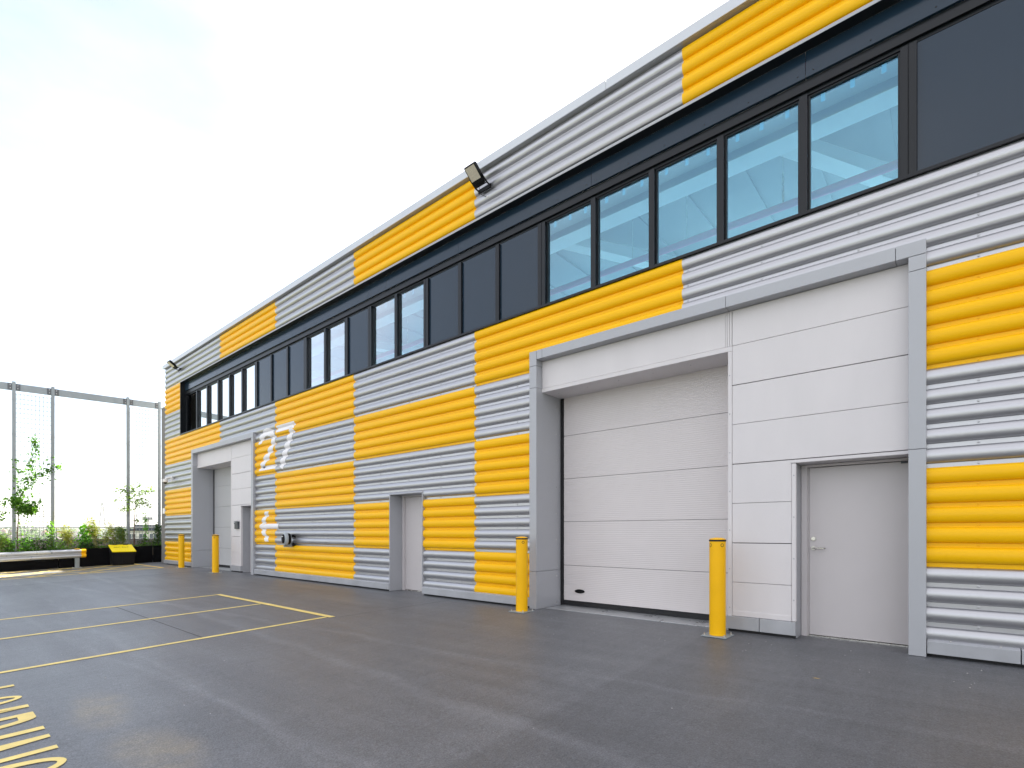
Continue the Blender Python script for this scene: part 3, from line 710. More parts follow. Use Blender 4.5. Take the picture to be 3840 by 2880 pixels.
painted([[(-15.30, 1.415), (-14.93, 1.345), (-14.12, 1.345), (-14.12, 1.49), (-14.93, 1.49)],
         [(-15.30, 1.415), (-14.98, 1.49), (-14.68, 1.845), (-14.93, 1.845), (-15.17, 1.56)],
         [(-15.30, 1.415), (-15.17, 1.27), (-14.93, 0.99), (-14.68, 0.99), (-14.98, 1.345)]], 'arrow_marking')

# ================================================================== THINGS ON THE WALL
def floodlight(x, label):
    t = thing('floodlight', label, 'floodlight', (x, -0.055, 7.35), 'floodlights under the eaves'); t.scale = (0.72, 0.72, 0.72)
    MB().box(-.21, .21, -.03, 0.0, -.055, .045).build('mounting_plate', BLACKPL, t, local=True, bevel=.004)
    b = MB()
    for s in (-1, 1): b.tube([(s*.19, -.02, 0.0), (s*.19, -.14, 0.02), (s*.19, -.34, .13)], .018, 6)
    b.tube([(-.2, -.14, .02), (.2, -.14, .02)], .014, 6); b.build('bracket', BLACKPL, t, local=True)
    M_ = Matrix.Translation((0, -.40, .16)) @ Matrix.Rotation(rad(-38), 4, 'X')
    h = MB().box(-.17, .17, -.20, .20, -.02, .05)
    for i in range(9): h.box(-.15 + i*.0375 - .006, -.15 + i*.0375 + .006, -.18, .18, .05, .095)
    h.box(-.16, .16, .20, .27, -.01, .05)
    h.v = [tuple(M_ @ Vector(v)) for v in h.v]; hd = h.build('lamp_body', BLACKPL, t, local=True, bevel=.004)
    l = MB().box(-.145, .145, -.175, .135, -.026, -.0205); l.v = [tuple(M_ @ Vector(v)) for v in l.v]; l.build('lens', LENS, hd, local=True)
    cb = MB().tube([(-.05, -.17, .03), (-.08, -.10, -.06), (-.07, -.05, -.14), (.02, -.012, -.20), (.07, .01, -.22)], .006, 6); cb.build('cable', BLACKPL, t, local=True)
    MB().lathe([(.018, 0), (.018, -.02)], (.07, .012, -.22), 10, 'y').build('cable_gland', CAMW, t, local=True)
    return t
LENS = mat('lamp_lens', (0.70, 0.64, 0.52), 0.25, 0.1, 0.5, 0.1, 60)
floodlight(-6.28, 'black floodlight on the parapet above the middle of the unit, where yellow meets silver')
floodlight(-21.95, 'black floodlight on the parapet at the far left corner of the building')
t = thing('security_camera', 'white dome camera on an arm at the building corner', 'security camera', (-22.9, -0.05, 3.3))
MB().box(-.05, .05, -.025, .05, -.11, .11).build('wall_plate', CAMW, t, local=True, bevel=.004)
MB().tube([(0, -.02, .06), (0, -.12, .05), (0, -.20, .02), (0, -.22, -.02)], .032, 10, .026).build('arm', CAMW, t, local=True, smooth=True)
MB().lathe([(.05, .02), (.085, 0.0), (.092, -.09), (.075, -.11)], (0, -.22, -.02), 20).build('housing', CAMW, t, local=True, smooth=True)
MB().lathe([(.062, -.11), (.055, -.14), (.035, -.165), (.005, -.175)], (0, -.22, -.02), 16).build('dome', BLACKPL, t, local=True, smooth=True)
t = thing('charging_unit', 'round grey wall unit with a black front on a metal bracket, beside the white arrow', 'charging unit', (-13.32, 0.0, 1.06))
MB().box(-.03, .03, -.125, -.085, -.20, .14).box(-.03, .03, -.27, -.125, -.20, -.18).box(-.05, -.03, -.27, -.085, -.20, -.15).build('bracket', GALV, t, local=True, bevel=.003)
MB().box(-.09, .09, -.085, -.0, .05, .13).box(-.09, .09, -.085, -.0, -.17, -.09).build('stand_off', BLACKPL, t, local=True, bevel=.006)
MB().lathe([(.10, -.125), (.13, -.135), (.13, -.20)], (0, 0, .015), 24, 'y', sx=.8, sz=1.15).build('back_housing', BLACKPL, t, local=True, smooth=True)
MB().lathe([(.13, -.20), (.148, -.212), (.146, -.25), (.125, -.285), (.10, -.295)], (0, 0, .02), 28, 'y', sx=.8, sz=1.15).build('shell', GREYPL, t, local=True, smooth=True)
d = MB().lathe([(.105, -.293), (.10, -.312), (.07, -.325), (.01, -.328)], (0, 0, .02), 28, 'y', sx=.75, sz=1.15).build('front_face', BLACKPL, t, local=True, smooth=True)
MB().box(-.035, .035, -.332, -.318, .075, .092).build('status_bar', PAINTW, d, local=True)
t = thing('entry_box', 'small dark grey box with a flap on the pale panels beside the far door', 'entry box', (-17.05, 0.05, 1.36))
MB().box(-.13, .13, -.055, 0, 0, .235).build('body', DARKPL, t, local=True, bevel=.006)
MB().box(-.135, .135, -.065, -.056, .15, .24).build('flap', DARKPL, t, local=True, bevel=.003)
MB().box(-.10, -.04, -.0675, -.066, .205, .222).build('name_plate', PAINTW, t, local=True)

# ================================================================== BOLLARDS
def bollard(loc, label):
    t = thing('bollard', label, 'bollard', loc, 'yellow bollards in front of the roller doors')
    R_ = 0.095
    MB().lathe([(R_, 0.012), (R_, 1.150)], n=32).build('post', BOLY, t, local=True, smooth=True)
    MB().lathe([(R_+.003, 1.150), (R_+.004, 1.170), (R_+.001, 1.172)], n=32).build('band', BLACK, t, local=True, smooth=True)
    MB().lathe([(R_, 1.172), (R_*.93, 1.184), (R_*.5, 1.194), (.004, 1.198)], n=32).build('cap', BOLY, t, local=True, smooth=True)
    MB().box(-.15, .15, -.15, .15, 0, .012).build('base_plate', GALV, t, local=True, bevel=.002)
    for sx in (-1, 1):
        for sy in (-1, 1):
            MB().cyl((sx*.12, sy*.12, .012), (sx*.12, sy*.12, .022), .016, n=6).cyl((sx*.12, sy*.12, .022), (sx*.12, sy*.12, .042), .008, n=8).build('bolt', STEEL, t, local=True)
    for k in range(4):
        a = rad(-128 + 90*k); c = Vector((math.cos(a), math.sin(a), 0)); s_ = Vector((-c.y, c.x, 0)); mb = MB(); n = 16
        for i in range(n):
            q = 2*math.pi*i/n
            for rr in (.0155, .0215):
                off = rr*math.cos(q); an = a + off/R_; mb.v.append(((R_+.0012)*math.cos(an), (R_+.0012)*math.sin(an), 1.105 + rr*math.sin(q)))
        for i in range(n): mb.f.append((2*i, 2*i+1, 2*((i+1) % n)+1, 2*((i+1) % n))); mb.m.append(0)
        mb.build('ring_mark', BLACK, t, local=True)
    return t
b0 = bollard((-20.72, -0.39, dz(-.39)), 'yellow steel bollard before the cladding, left of the far door surround')
copy_tree(b0, (-17.46, -0.45, dz(-.45)), 'yellow steel bollard in front of the far grey roller door')
copy_tree(b0, (-5.19, -0.36, dz(-.36)), 'yellow steel bollard at the left post of the near door surround')
copy_tree(b0, (-2.15, -0.31, dz(-.31)), 'yellow steel bollard at the right end of the near white roller door')
tag(MB().add([(-.93,-1.49,.001+dz(-1.49)),(-.885,-1.50,.004+dz(-1.5)),(-.86,-1.485,.003+dz(-1.485)),(-.90,-1.478,.006+dz(-1.478))], [(0,1,2,3)]).build('dead_leaf', mat('dry_leaf', (0.45, 0.33, 0.14), 0.8)), 'single dry curled leaf lying on the deck before the near grey door', 'leaf')
mb = MB()
for i in range(110):
    x = random.uniform(-9, 1.2); y = random.choice((random.uniform(-1.2, -0.2), random.uniform(-6, -.3))); r = random.uniform(.002, .006)
    z = dz(y); mb.hexa([(x-r,y-r,z),(x+r,y-r*.7,z),(x+r*.8,y+r,z),(x-r*.9,y+r*.8,z)], [(x-r*.5,y-r*.5,z+r),(x+r*.6,y-r*.4,z+r*.9),(x+r*.4,y+r*.5,z+r),(x-r*.5,y+r*.4,z+r*.8)])
g = mb.build('grit', mat('pale_grit', (0.42, 0.41, 0.39), 0.9)); g['kind'] = 'stuff'

# ================================================================== PLANTER, FENCE AND EDGE OF THE DECK
yA, yB = -12.0, 1.6
def sl_box(mb, x0, x1, y0, y1, h0, h1, s=S):
    mb.hexa([(x0,y0,s*y0+h0),(x1,y0,s*y0+h0),(x1,y1,s*y1+h0),(x0,y1,s*y1+h0)], [(x0,y0,s*y0+h1),(x1,y0,s*y0+h1),(x1,y1,s*y1+h1),(x0,y1,s*y1+h1)]); return mb
t = thing('planter', 'long low black planter running along the edge of the deck', 'planter', (-25.4, -3, dz(-3)))
for a, b in ((-12.0, -9.02), (-9.0, -6.02), (-6.0, -3.02), (-3.0, -0.02), (0.0, 1.6)): sl_box(MB(), -25.43, -25.40, a, b, 0.0, 0.685).build('side_panel', BLACKP, t, bevel=.003)
sl_box(MB(), -25.46, -25.395, yA, yB, 0.687, 0.70).build('top_rail', BLACKP, t)
sl_box(MB(), -27.4, -25.435, yA, yB, 0.3, 0.63).build('soil', BEIGE, t)
mb = MB(); sl_box(mb, -26.35, -25.44, yA, yB, 0.631, 0.645); mb.build('soil_bed', SOILM, t)
mb = MB(); mb.box(-27.75, -27.45, -14, 3.5, -0.6, 0.975)
t = tag(mb.build('parapet_wall', CONC, bevel=.01), 'low dark grey parapet wall behind the planting', 'wall')
t = thing('handrail', 'thin grey metal guard rail with posts on top of the parapet behind the plants', 'handrail', (-27.6, -3, 0.975))
sr = 0.011
mb = MB().cyl((-27.6, -14, 1.475 + sr*-14), (-27.6, 3.5, 1.475 + sr*3.5), .024, n=10); mb.build('top_rail', GALV, t, smooth=True)
MB().box(-27.615, -27.585, -14, 3.5, 1.02, 1.035).build('bottom_rail', GALV, t)
for y in (-13.1, -11, -8.9, -6.85, -4.8, -2.75, -0.72, 1.3, 3.3): MB().box(-27.62, -27.58, y-.02, y+.02, .975, 1.455 + sr*y).build('rail_post', GALV, t)

t = thing('trellis_frame', 'tall galvanised steel frame with wire mesh bays for climbing plants', 'trellis', (-25.95, -2, 0.6))
PY = [-8.5, -7.4, -4.16, -3.09, -0.745, 0.37]
for y in PY:
    zt = 6.86 + S*y
    p = MB().box(-26.0, -25.9, y-.047, y+.047, S*y + .6, zt).build('post', GALV, t, bevel=.004)
    MB().box(-26.002, -25.898, y-.049, y+.049, zt+.001, zt+.008).build('end_cap', GALV, p)
ys_ = [-12] + PY
for a, b in zip(ys_[:-1], ys_[1:]):
    a2, b2 = a + .05, b - .05
    bm_ = sl_box(MB(), -25.985, -25.915, a2, b2, 6.55, 6.80).build('beam', GALV, t, bevel=.003)
    for yy, sgn in ((a2, 1), (b2, -1)):
        MB().box(-25.912, -25.905, min(yy, yy+sgn*.12), max(yy, yy+sgn*.12), S*yy+6.555, S*yy+6.795).build('end_plate', DARKGALV, bm_)
        mb = MB()
        for z in (6.62, 6.73): mb.cyl((-25.905, yy+sgn*.05, S*yy+z), (-25.888, yy+sgn*.05, S*yy+z), .016, n=6)
        mb.build('bolt', STEEL, bm_, kind='stuff')
for a, b in ((-8.5, -7.4), (-4.16, -3.09), (-0.745, 0.37)):
    mb = MB(); a2, b2 = a + .06, b - .06; n = 9
    for i in range(n+1):
        y = a2 + (b2-a2)*i/n; mb.cyl((-25.93, y, S*y + .66), (-25.93, y, S*y + 6.46), .008, n=4, cap=False)
    z = .75
    while z < 6.46:
        mb.cyl((-25.93, a2-.05, S*a + z), (-25.93, b2+.05, S*b + z), .008, n=4, cap=False); z += .172
    mb.build('wire_mesh', LATT, t, kind='stuff')
    for z in (1.95, 3.05, 3.55, 4.95, 6.2):
        for y in (a, b): MB().box(-26.01, -25.89, y-.055, y+.055, S*y+z, S*y+z+.025).build('clamp', GALV, t)
# column at the building corner
t = thing('end_column', 'tall plain grey column beside the far left corner of the building', 'column', (-24.1, 0.2, 0))
MB().box(-24.40, -23.78, 0.02, 0.42, 0, 6.25).build('shaft', WALLG, t, bevel=.01)
MB().box(-24.42, -23.775, 0.0, 0.44, 6.251, 6.30).build('cap', COPING, t, bevel=.004)
MB().cyl((-24.46, .10, .0), (-24.46, .10, 2.2), .022, n=10).build('drain_pipe', GALV, t, smooth=True)
o = tag(MB().box(-24.14, -23.90, -0.012, 0.018, 2.0, 2.22).build('notice_plate', PAINTW, bevel=.003), 'small white plate fixed to the grey column at the building corner', 'sign')

# grit bin
t = thing('grit_bin', 'black grit bin with a sloping yellow lid standing against the planter', 'grit bin', (-24.95, -1.17, dz(-1.17)))
zb_ = 0.0
y0, y1 = -.385, .385
b = MB().hexa([(-.20, y0+.05, .012), (.30, y0+.05, .012), (.30, y1-.05, .012), (-.20, y1-.05, .012)], [(-.24, y0+.015, .74), (.335, y0+.015, .52), (.335, y1-.015, .52), (-.24, y1-.015, .74)])
body = b.build('bin_body', BLACKPL, t, local=True, bevel=.02)
MB().box(.30, .345, y0+.01, y1-.01, .42, .505).build('rim_band', BLACKPL, body, local=True, bevel=.008)
for y in (-.25, 0, .25): MB().hexa([(.298, y-.05, .03), (.312, y-.05, .03), (.312, y+.05, .03), (.298, y+.05, .03)], [(.325, y-.05, .40), (.338, y-.05, .40), (.338, y+.05, .40), (.325, y+.05, .40)]).build('moulded_rib', BLACKPL, body, local=True)
lid = MB().hexa([(-.26, y0, .765), (.37, y0, .515), (.37, y1, .515), (-.26, y1, .765)], [(-.26, y0, .80), (.37, y0, .555), (.37, y1, .555), (-.26, y1, .80)]).build('lid', BINY, t, local=True, bevel=.012)
for y in (-.17, .17): MB().box(-.285, -.225, y-.075, y+.075, .775, .812).build('hinge', BLACKPL, lid, local=True, bevel=.004)
me = text_mesh('GRIT SALT', 0.105, 0.0008); me.materials.append(BLACKPL); o = bpy.data.objects.new('lettering', me); COL.objects.link(o); o.parent = lid
slope = math.atan2(.245, .63)
o.matrix_local = Matrix.Translation((.00, -.02, .7022)) @ Matrix.Rotation(slope, 4, 'Y') @ Matrix.Rotation(rad(90), 4, 'Z')

# crash barrier
t = thing('crash_barrier', 'silver corrugated crash barrier with a yellow end piece in front of the planter', 'crash barrier', (-24.5, -4, dz(-4)))
prof = [(0.0, .40), (.035, .425), (.075, .445), (.080, .485), (.045, .515), (.005, .535), (.000, .555), (.005, .575), (.045, .595), (.080, .625), (.075, .665), (.035, .685), (0.0, .71)]
def wbeam(y0, y1, extra=0.0, thk=.004):
    mb = MB(); n = len(prof)
    for y in (y0, y1):
        for x, z in prof: mb.v.append((-24.52 + x + extra, y, S*y + z))
        for x, z in prof: mb.v.append((-24.52 + x + extra - thk, y, S*y + z))
    for i in range(n-1):
        mb.f += [(i, i+1, 2*n+i+1, 2*n+i)[::-1], (n+i, n+i+1, 3*n+i+1, 3*n+i)]; mb.m += [0, 0]
    mb.f += [tuple([i for i in range(n)] + [n+i for i in range(n-1, -1, -1)]), tuple([2*n+i for i in range(n)] + [3*n+i for i in range(n-1, -1, -1)]), (0, n, 3*n, 2*n), (n-1, 2*n-1, 4*n-1, 3*n-1)]; mb.m += [0]*4
    return mb
for a, b in ((-6.78, -2.47), (-11.5, -6.80)):
    o = wbeam(a, b).build('barrier_rail', GALVB, t, smooth=True, sharp=60)
    mb = MB()
    for y in (b - .12, b - .2, a + .12, a + .2):
        for z in (.49, .62): mb.lathe([(.014, 0), (.012, .006)], (-24.52 + .07, y, S*y + z), 8)
    mb.build('bolt', STEEL, o, kind='stuff')
wbeam(-2.50, -2.36, .008, .012).build('end_piece', BOLY, t, smooth=True, sharp=60)
for y in (-2.6, -4.75, -6.85, -8.95, -11.0):
    p = MB().box(-24.67, -24.55, y-.06, y+.06, S*y, S*y + .68).build('barrier_post', GALV, t, bevel=.004)
    MB().box(-24.75, -24.47, y-.14, y+.14, S*y + .001, S*y + .014).build('base_plate', GALV, p)
    mb = MB()
    for sx in (-.11, .11):
        for sy in (-.11, .11): mb.cyl((-24.61+sx, y+sy, S*y+.014), (-24.61+sx, y+sy, S*y+.05), .012, n=6)
    mb.build('bolt', STEEL, p, kind='stuff')
    MB().box(-24.72, -24.50, y-.07, y+.07, S*y + .715, S*y + .727).build('reflector_cap', BOLY, p)

# ================================================================== PLANTS
def leaf(mb, p, d, s, wd=.55, fold=.25, mi=0):
    d = Vector(d).normalized(); up = Vector((random.gauss(0,1), random.gauss(0,1), random.gauss(0,1) + .6)); side = d.cross(up)
    if side.length < 1e-4: side = d.orthogonal()
    side.normalize(); n = side.cross(d); p = Vector(p)
    mb.add([p, p + d*s*.45 + side*s*wd/2 - n*s*fold*.3, p + d*s, p + d*s*.45 - side*s*wd/2 - n*s*fold*.3, p + d*s*.5 + n*s*fold*.1], [(0,1,4), (1,2,4), (2,3,4), (3,0,4)], mi)
def rdir(down=0.0): return Vector((random.gauss(0,1), random.gauss(0,1), random.gauss(0,1) - down))
def pz(y): return S*y + .64
def along(path, t):
    n = len(path)-1; f = t*n; i = min(int(f), n-1); return Vector(path[i]).lerp(Vector(path[i+1]), f-i)
def plant(name, label, cat, base, stems, leaves, stemmat, leafmat, group=None):
    t = thing(name, label, cat, base, group)
    if stems.v: stems.build('stem', stemmat, t, smooth=True)
    if leaves.v: leaves.build('foliage', leafmat, t, kind='stuff')
    return t
X0 = -25.88
# 1 climbing plant on the left mesh bay: dense head low, long runners climbing
st, lv = MB(), MB()
base = (-25.85, -4.06, pz(-4.06))
st.tube([base, (-25.84, -4.08, 1.2), (-25.86, -4.05, 1.7), (-25.86, -4.07, 2.3), (-25.9, -3.95, 2.7)], .022, 6, .012)
runs = [[(-25.88,-4.0,2.5),(-25.9,-3.9,2.75),(-25.9,-3.78,3.1),(-25.9,-3.72,3.5),(-25.9,-3.74,3.85),(-25.9,-3.60,4.2),(-25.9,-3.58,4.55),(-25.9,-3.65,4.75)],
        [(-25.9,-3.82,3.0),(-25.9,-3.6,3.3),(-25.9,-3.4,3.48),(-25.9,-3.2,3.6),(-25.9,-2.98,3.75),(-25.9,-2.88,3.78)],
        [(-25.9,-4.0,2.6),(-25.9,-4.07,3.0),(-25.9,-4.05,3.4),(-25.9,-4.1,3.7),(-25.9,-4.06,3.95)],
        [(-25.9,-4.2,2.5),(-25.85,-4.4,2.35),(-25.82,-4.45,2.05),(-25.8,-4.5,1.8),(-25.8,-4.58,1.62)],
        [(-25.85,-3.9,2.2),(-25.8,-3.6,2.3),(-25.8,-3.45,2.42)], [(-25.9,-3.3,3.55),(-25.9,-3.22,3.9),(-25.9,-3.1,4.2)]]
dens = [330, 190, 110, 100, 90, 24]
for r_, n in zip(runs, dens):
    st.tube(r_, .008, 4, .003)
    for i in range(n):
        t_ = random.random()**1.25; p = along(r_, t_); sp = .12*(1 - .75*t_) + .015
        p += Vector((random.gauss(0, sp*.6), random.gauss(0, sp), random.gauss(0, sp)))
        leaf(lv, p, rdir(.5), random.uniform(.07, .12), .7)
for i in range(950):
    c = random.choice([((-25.82,-3.98,2.25),.30,.22), ((-25.8,-3.85,2.05),.33,.17), ((-25.8,-3.75,2.1),.22,.2), ((-25.84,-4.1,2.4),.2,.2)])
    v = Vector((random.gauss(0,1), random.gauss(0,1), random.gauss(0,1))); v = v.normalized()*random.random()**.45
    leaf(lv, Vector(c[0]) + Vector((v.x*.22, v.y*c[1], v.z*c[2])), rdir(.5), random.uniform(.06, .11), .7)
for i in range(60): leaf(lv, (random.gauss(-25.8,.05), -4.02 + random.gauss(.08,.14), random.uniform(1.0, 1.85)), rdir(.6), random.uniform(.06, .10))
plant('climbing_plant', 'tall climbing plant with a dense head and long runners up the left wire mesh', 'climbing plant', base, st, lv, BARKM, LEAF)
# 2 birch sapling
st, lv = MB(), MB(); base = (-25.8, -0.56, pz(-.56))
trunk = [base, (-25.8,-.57,1.2), (-25.79,-.55,1.8), (-25.8,-.53,2.4), (-25.8,-.55,2.8), (-25.8,-.6,3.1)]
st.tube(trunk, .026, 6, .006)
for z, dy, up in ((2.75,-.62,.15),(2.6,-.75,.12),(2.45,-.68,-.12),(2.3,-.5,-.35),(2.0,-.62,-.2),(2.9,.25,.3),(2.6,.55,.35),(2.5,.75,.35),(2.3,.45,.1),(2.05,.4,.2),(2.2,.6,-.15),(1.5,.12,.05),(2.95,-.25,.12)):
    a = along(trunk, (z - base[2])/(3.1 - base[2])); b = a + Vector((random.gauss(0,.12), dy, up)); m_ = a.lerp(b, .5) + Vector((0,0,.06))
    st.tube([a, m_, b], .007, 4, .003)
    for i in range(int(58*abs(dy) + 12)):
        q = along([a, m_, b], random.uniform(.15, 1)); leaf(lv, q + Vector((random.gauss(0,.07), random.gauss(0,.06), random.gauss(0,.06))), rdir(.8), random.uniform(.055, .095), .8)
for i in range(70): leaf(lv, along(trunk, random.uniform(.55, 1)) + Vector((random.gauss(0,.07), random.gauss(0,.08), random.gauss(0,.06))), rdir(.8), random.uniform(.055, .095), .8)
plant('birch_sapling', 'slender birch sapling with sparse leaves in front of the third steel post', 'sapling', base, st, lv, BARKM, LEAFBI)
# bamboos
def bamboo(y, top, lean, n, label, leafm=LEAFY, spread=.13, nl=22, x=-25.72):
    st, lv = MB(), MB(); base = (x, y, pz(y))
    for k in range(n):
        a = Vector((x + random.gauss(0, .07), y + random.gauss(0, spread*.5), base[2])); h = (top - base[2])*random.uniform(.6, 1.0)
        l = lean*random.uniform(.5, 1.15) + random.gauss(0, .06); b = a + Vector((random.gauss(0, .1), l*.35, h*.6)); c = a + Vector((random.gauss(0, .14), l, h))
        st.tube([a, a.lerp(b, .5) + Vector((0, -l*.05, 0)), b, c], .006, 4, .002)
        for i in range(int(nl*1.5)):
            t_ = random.uniform(.25, 1)**.8; q = along([a, b, c], t_) + Vector((random.gauss(0, .05), random.gauss(0, .05), random.gauss(0, .03)))
            leaf(lv, q, Vector((random.gauss(0,1), random.gauss(0,1), random.uniform(-.7, .5))), random.uniform(.07, .13), .2)
    return plant('bamboo', label, 'bamboo', base, st, lv, CULM, leafm, 'bamboo clumps in the planter')
bamboo(-2.62, 1.62, -.18, 22, 'yellow-green bamboo clump just left of the end of the crash barrier')
bamboo(-1.83, 1.98, -.24, 26, 'tallest bamboo clump, growing behind the planter left of the grit bin', LEAFY)
bamboo(-1.50, 1.42, .02, 7, 'thin bamboo stems just left of the grit bin lid')
bamboo(-1.02, 1.55, -.06, 24, 'bushy bamboo clump behind the grit bin, left of the third post', LEAFBI)
bamboo(-1.22, 1.83, -.30, 10, 'bamboo shoots leaning left above the grit bin', LEAFY, .06)
bamboo(-4.55, 1.25, .05, 16, 'bamboo clump at the far left end of the visible planter', LEAFBI)
# leafy shrubs: stems plus round leaves
def shrub(name, y, top, wid, n, label, leafm, size=(.05, .09), wd=.7, cat='shrub', x=-25.72, tall=False, low=.0):
    st, lv = MB(), MB(); base = (x, y, pz(y)); H = top - base[2]
    nb = 5 if not tall else 2; paths = []
    for k in range(nb):
        a = Vector((x + random.gauss(0,.05), y + random.gauss(0, wid*.15), base[2])); c = a + Vector((random.gauss(0, .1), random.gauss(0, wid*(.45 if not tall else .12)), H*random.uniform(.7, 1)))
        m_ = a.lerp(c, .5) + Vector((random.gauss(0,.05), random.gauss(0,.05), 0)); paths.append([a, m_, c]); st.tube(paths[-1], .009, 4, .003)
    for i in range(int(n*1.25)):
        q = along(random.choice(paths), random.uniform(low, 1)); s_ = wid*.30
        leaf(lv, q + Vector((random.gauss(0, s_*.6), random.gauss(0, s_), random.gauss(0, H*.05))), rdir(.5), random.uniform(*size)*1.12, wd)
    return plant(name, label, cat, base, st, lv, BARKM, leafm)
shrub('leafy_shrub', -2.17, 1.62, .30, 190, 'bright green big-leaved plant right of the barrier end', LEAFB, (.10, .17), .45)
shrub('dark_climber', 0.22, 1.80, .20, 300, 'dark narrow ivy column in front of the right-hand post beside the building', LEAFD, (.05, .085), .8, 'climber', tall=True)
shrub('light_vine', -.22, 2.15, .10, 110, 'light green slender vine climbing the right wire mesh', LEAFB, (.05, .08), .8, 'vine', tall=True)
shrub('caned_shrub', -3.20, 1.72, .22, 170, 'shrub tied to an upright cane in front of the second steel post', LEAF, (.05, .085), .75, tall=True)
shrub('wide_shrub', -3.45, 1.20, .50, 260, 'wide dark green shrub at the foot of the left wire mesh', LEAFD, (.05, .09))
shrub('tall_thin_shrub', -4.28, 1.55, .10, 60, 'thin wispy shrub just left of the first steel post', LEAFBI, (.03, .06), .5, tall=True)
shrub('round_shrub', -4.40, 1.0, .34, 200, 'low bright shrub left of the first steel post', LEAF, (.05, .09))
shrub('fern_bush', -2.90, .98, .40, 260, 'feathery low bush behind the barrier right of the second post', LEAF, (.06, .12), .22)
shrub('low_shrub', -2.15, 1.0, .42, 240, 'dark leafy shrub at the foot of the big-leaved plant', LEAFD, (.06, .10))
shrub('low_shrub', -1.30, 1.02, .34, 170, 'low green shrub just behind the grit bin lid', LEAF, (.05, .09), .4)
shrub('low_shrub', -.25, 1.0, .26, 170, 'dark green conical shrub at the foot of the slender vine', LEAFD, (.04, .07), .5)
shrub('twig_shrub', .05, 1.02, .22, 45, 'small reddish twiggy shrub left of the dark ivy column', LEAFG, (.03, .05), .6)
shrub('low_shrub', -3.85, 1.02, .30, 160, 'small green shrub right of the climbing plant stem', LEAFB, (.05, .09))
mb = MB()
for y, tz in ((-3.12, 2.05), (-4.0, 1.2), (-3.6, 1.05), (-3.55, 1.0)): mb.cyl((-25.75, y, S*y+.62), (-25.76, y+.02, tz), .006, n=5)
tag(mb.build('cane', CULM), 'thin bamboo canes pushed into the planter to hold up young plants', 'canes')['kind'] = 'stuff'
lv = MB()
for i in range(3000):
    y = random.uniform(-6.5, 1.3); x = -25.46 - abs(random.gauss(0, .22)); hh = .05 + .13*max(0, noise.noise(Vector((x*2, y*2.2, 0))) + .5)
    if -2.75 < y < -2.4 and random.random() < .8: continue
    leaf(lv, (x, y, S*y + .64 + random.random()*hh), Vector((random.gauss(0,1), random.gauss(0,1), random.uniform(-.2, .9))), random.uniform(.04, .08), .5)
lv.build('ground_cover', LEAF)['kind'] = 'stuff'

# ================================================================== FAR AWAY
CAMP = Vector((0, -6.72))
def at(u, dist):                          # ground position along a bearing from the camera
    d = Vector((0.7626, 0.6469))*((u - 1106)/1112) + Vector((-0.6469, 0.7626)); p = CAMP + d.normalized()*dist; return p.x, p.y
def pylon(u, dist, H, label):
    x, y = at(u, dist); z = terr(x, y)
    t = thing('electricity_pylon', label, 'pylon', (x, y, z), 'electricity pylons in the haze')
    b = MB(); hw = lambda h: 3.6*(1 - h/H)**1.2 + .55
    lev = [H*k/9 for k in range(10)]
    for sx in (-1, 1):
        for sy in (-1, 1): b.tube([(sx*hw(h), sy*hw(h), h) for h in lev], .22, 4, .14)
    for a, c in zip(lev[:-1], lev[1:]):
        for s_ in (-1, 1):
            b.tube([(s_*hw(a), -hw(a), a), (s_*hw(c), hw(c), c)], .10, 3); b.tube([(s_*hw(a), hw(a), a), (s_*hw(c), -hw(c), c)], .10, 3)
            b.tube([(-hw(a), s_*hw(a), a), (hw(c), s_*hw(c), c)], .10, 3); b.tube([(hw(a), s_*hw(a), a), (-hw(c), s_*hw(c), c)], .10, 3)
    b.build('lattice_mast', LATT, t, local=True)
    for h, wd in ((H*.50, 7.5), (H*.72, 11), (H*.88, 6)):
        c = MB()
        for s_ in (-1, 1):
            c.tube([(s_*hw(h)*.7, s_*hw(h)*.7, h), (s_*wd*.76, s_*wd*.65, h + .2)], .2, 4, .1); c.tube([(s_*hw(h)*.7, s_*hw(h)*.7, h+2.4), (s_*wd*.76, s_*wd*.65, h + .2)], .14, 4, .1)
            c.cyl((s_*wd*.76, s_*wd*.65, h+.1), (s_*wd*.76, s_*wd*.65, h-2.2), .12, n=4)
        c.build('cross_arm', LATT, t, local=True)
    return t
pylon(221, 620, 42, 'nearest pylon, between the two wire mesh bays'); pylon(141, 1500, 46, 'faint distant pylon seen past the second post'); pylon(95, 1250, 44, 'pylon seen through the left wire mesh')
pylon(296, 1500, 46, 'faint distant pylon behind the birch sapling')
x, y = at(319, 620); t = thing('radio_mast', 'pale mast with a wide head seen through the right wire mesh', 'mast', (x, y, terr(x, y)))
MB().cyl((0,0,0), (0,0,26), 1.5, 1.2, 10).build('shaft', CLAD2, t, local=True); MB().box(-3.4, 3.4, -3.4, 3.4, 26, 28.4).build('head', LATT, t, local=True); MB().box(-1.2, 7, -.6, .6, 27, 28).build('arm', LATT, t, local=True)
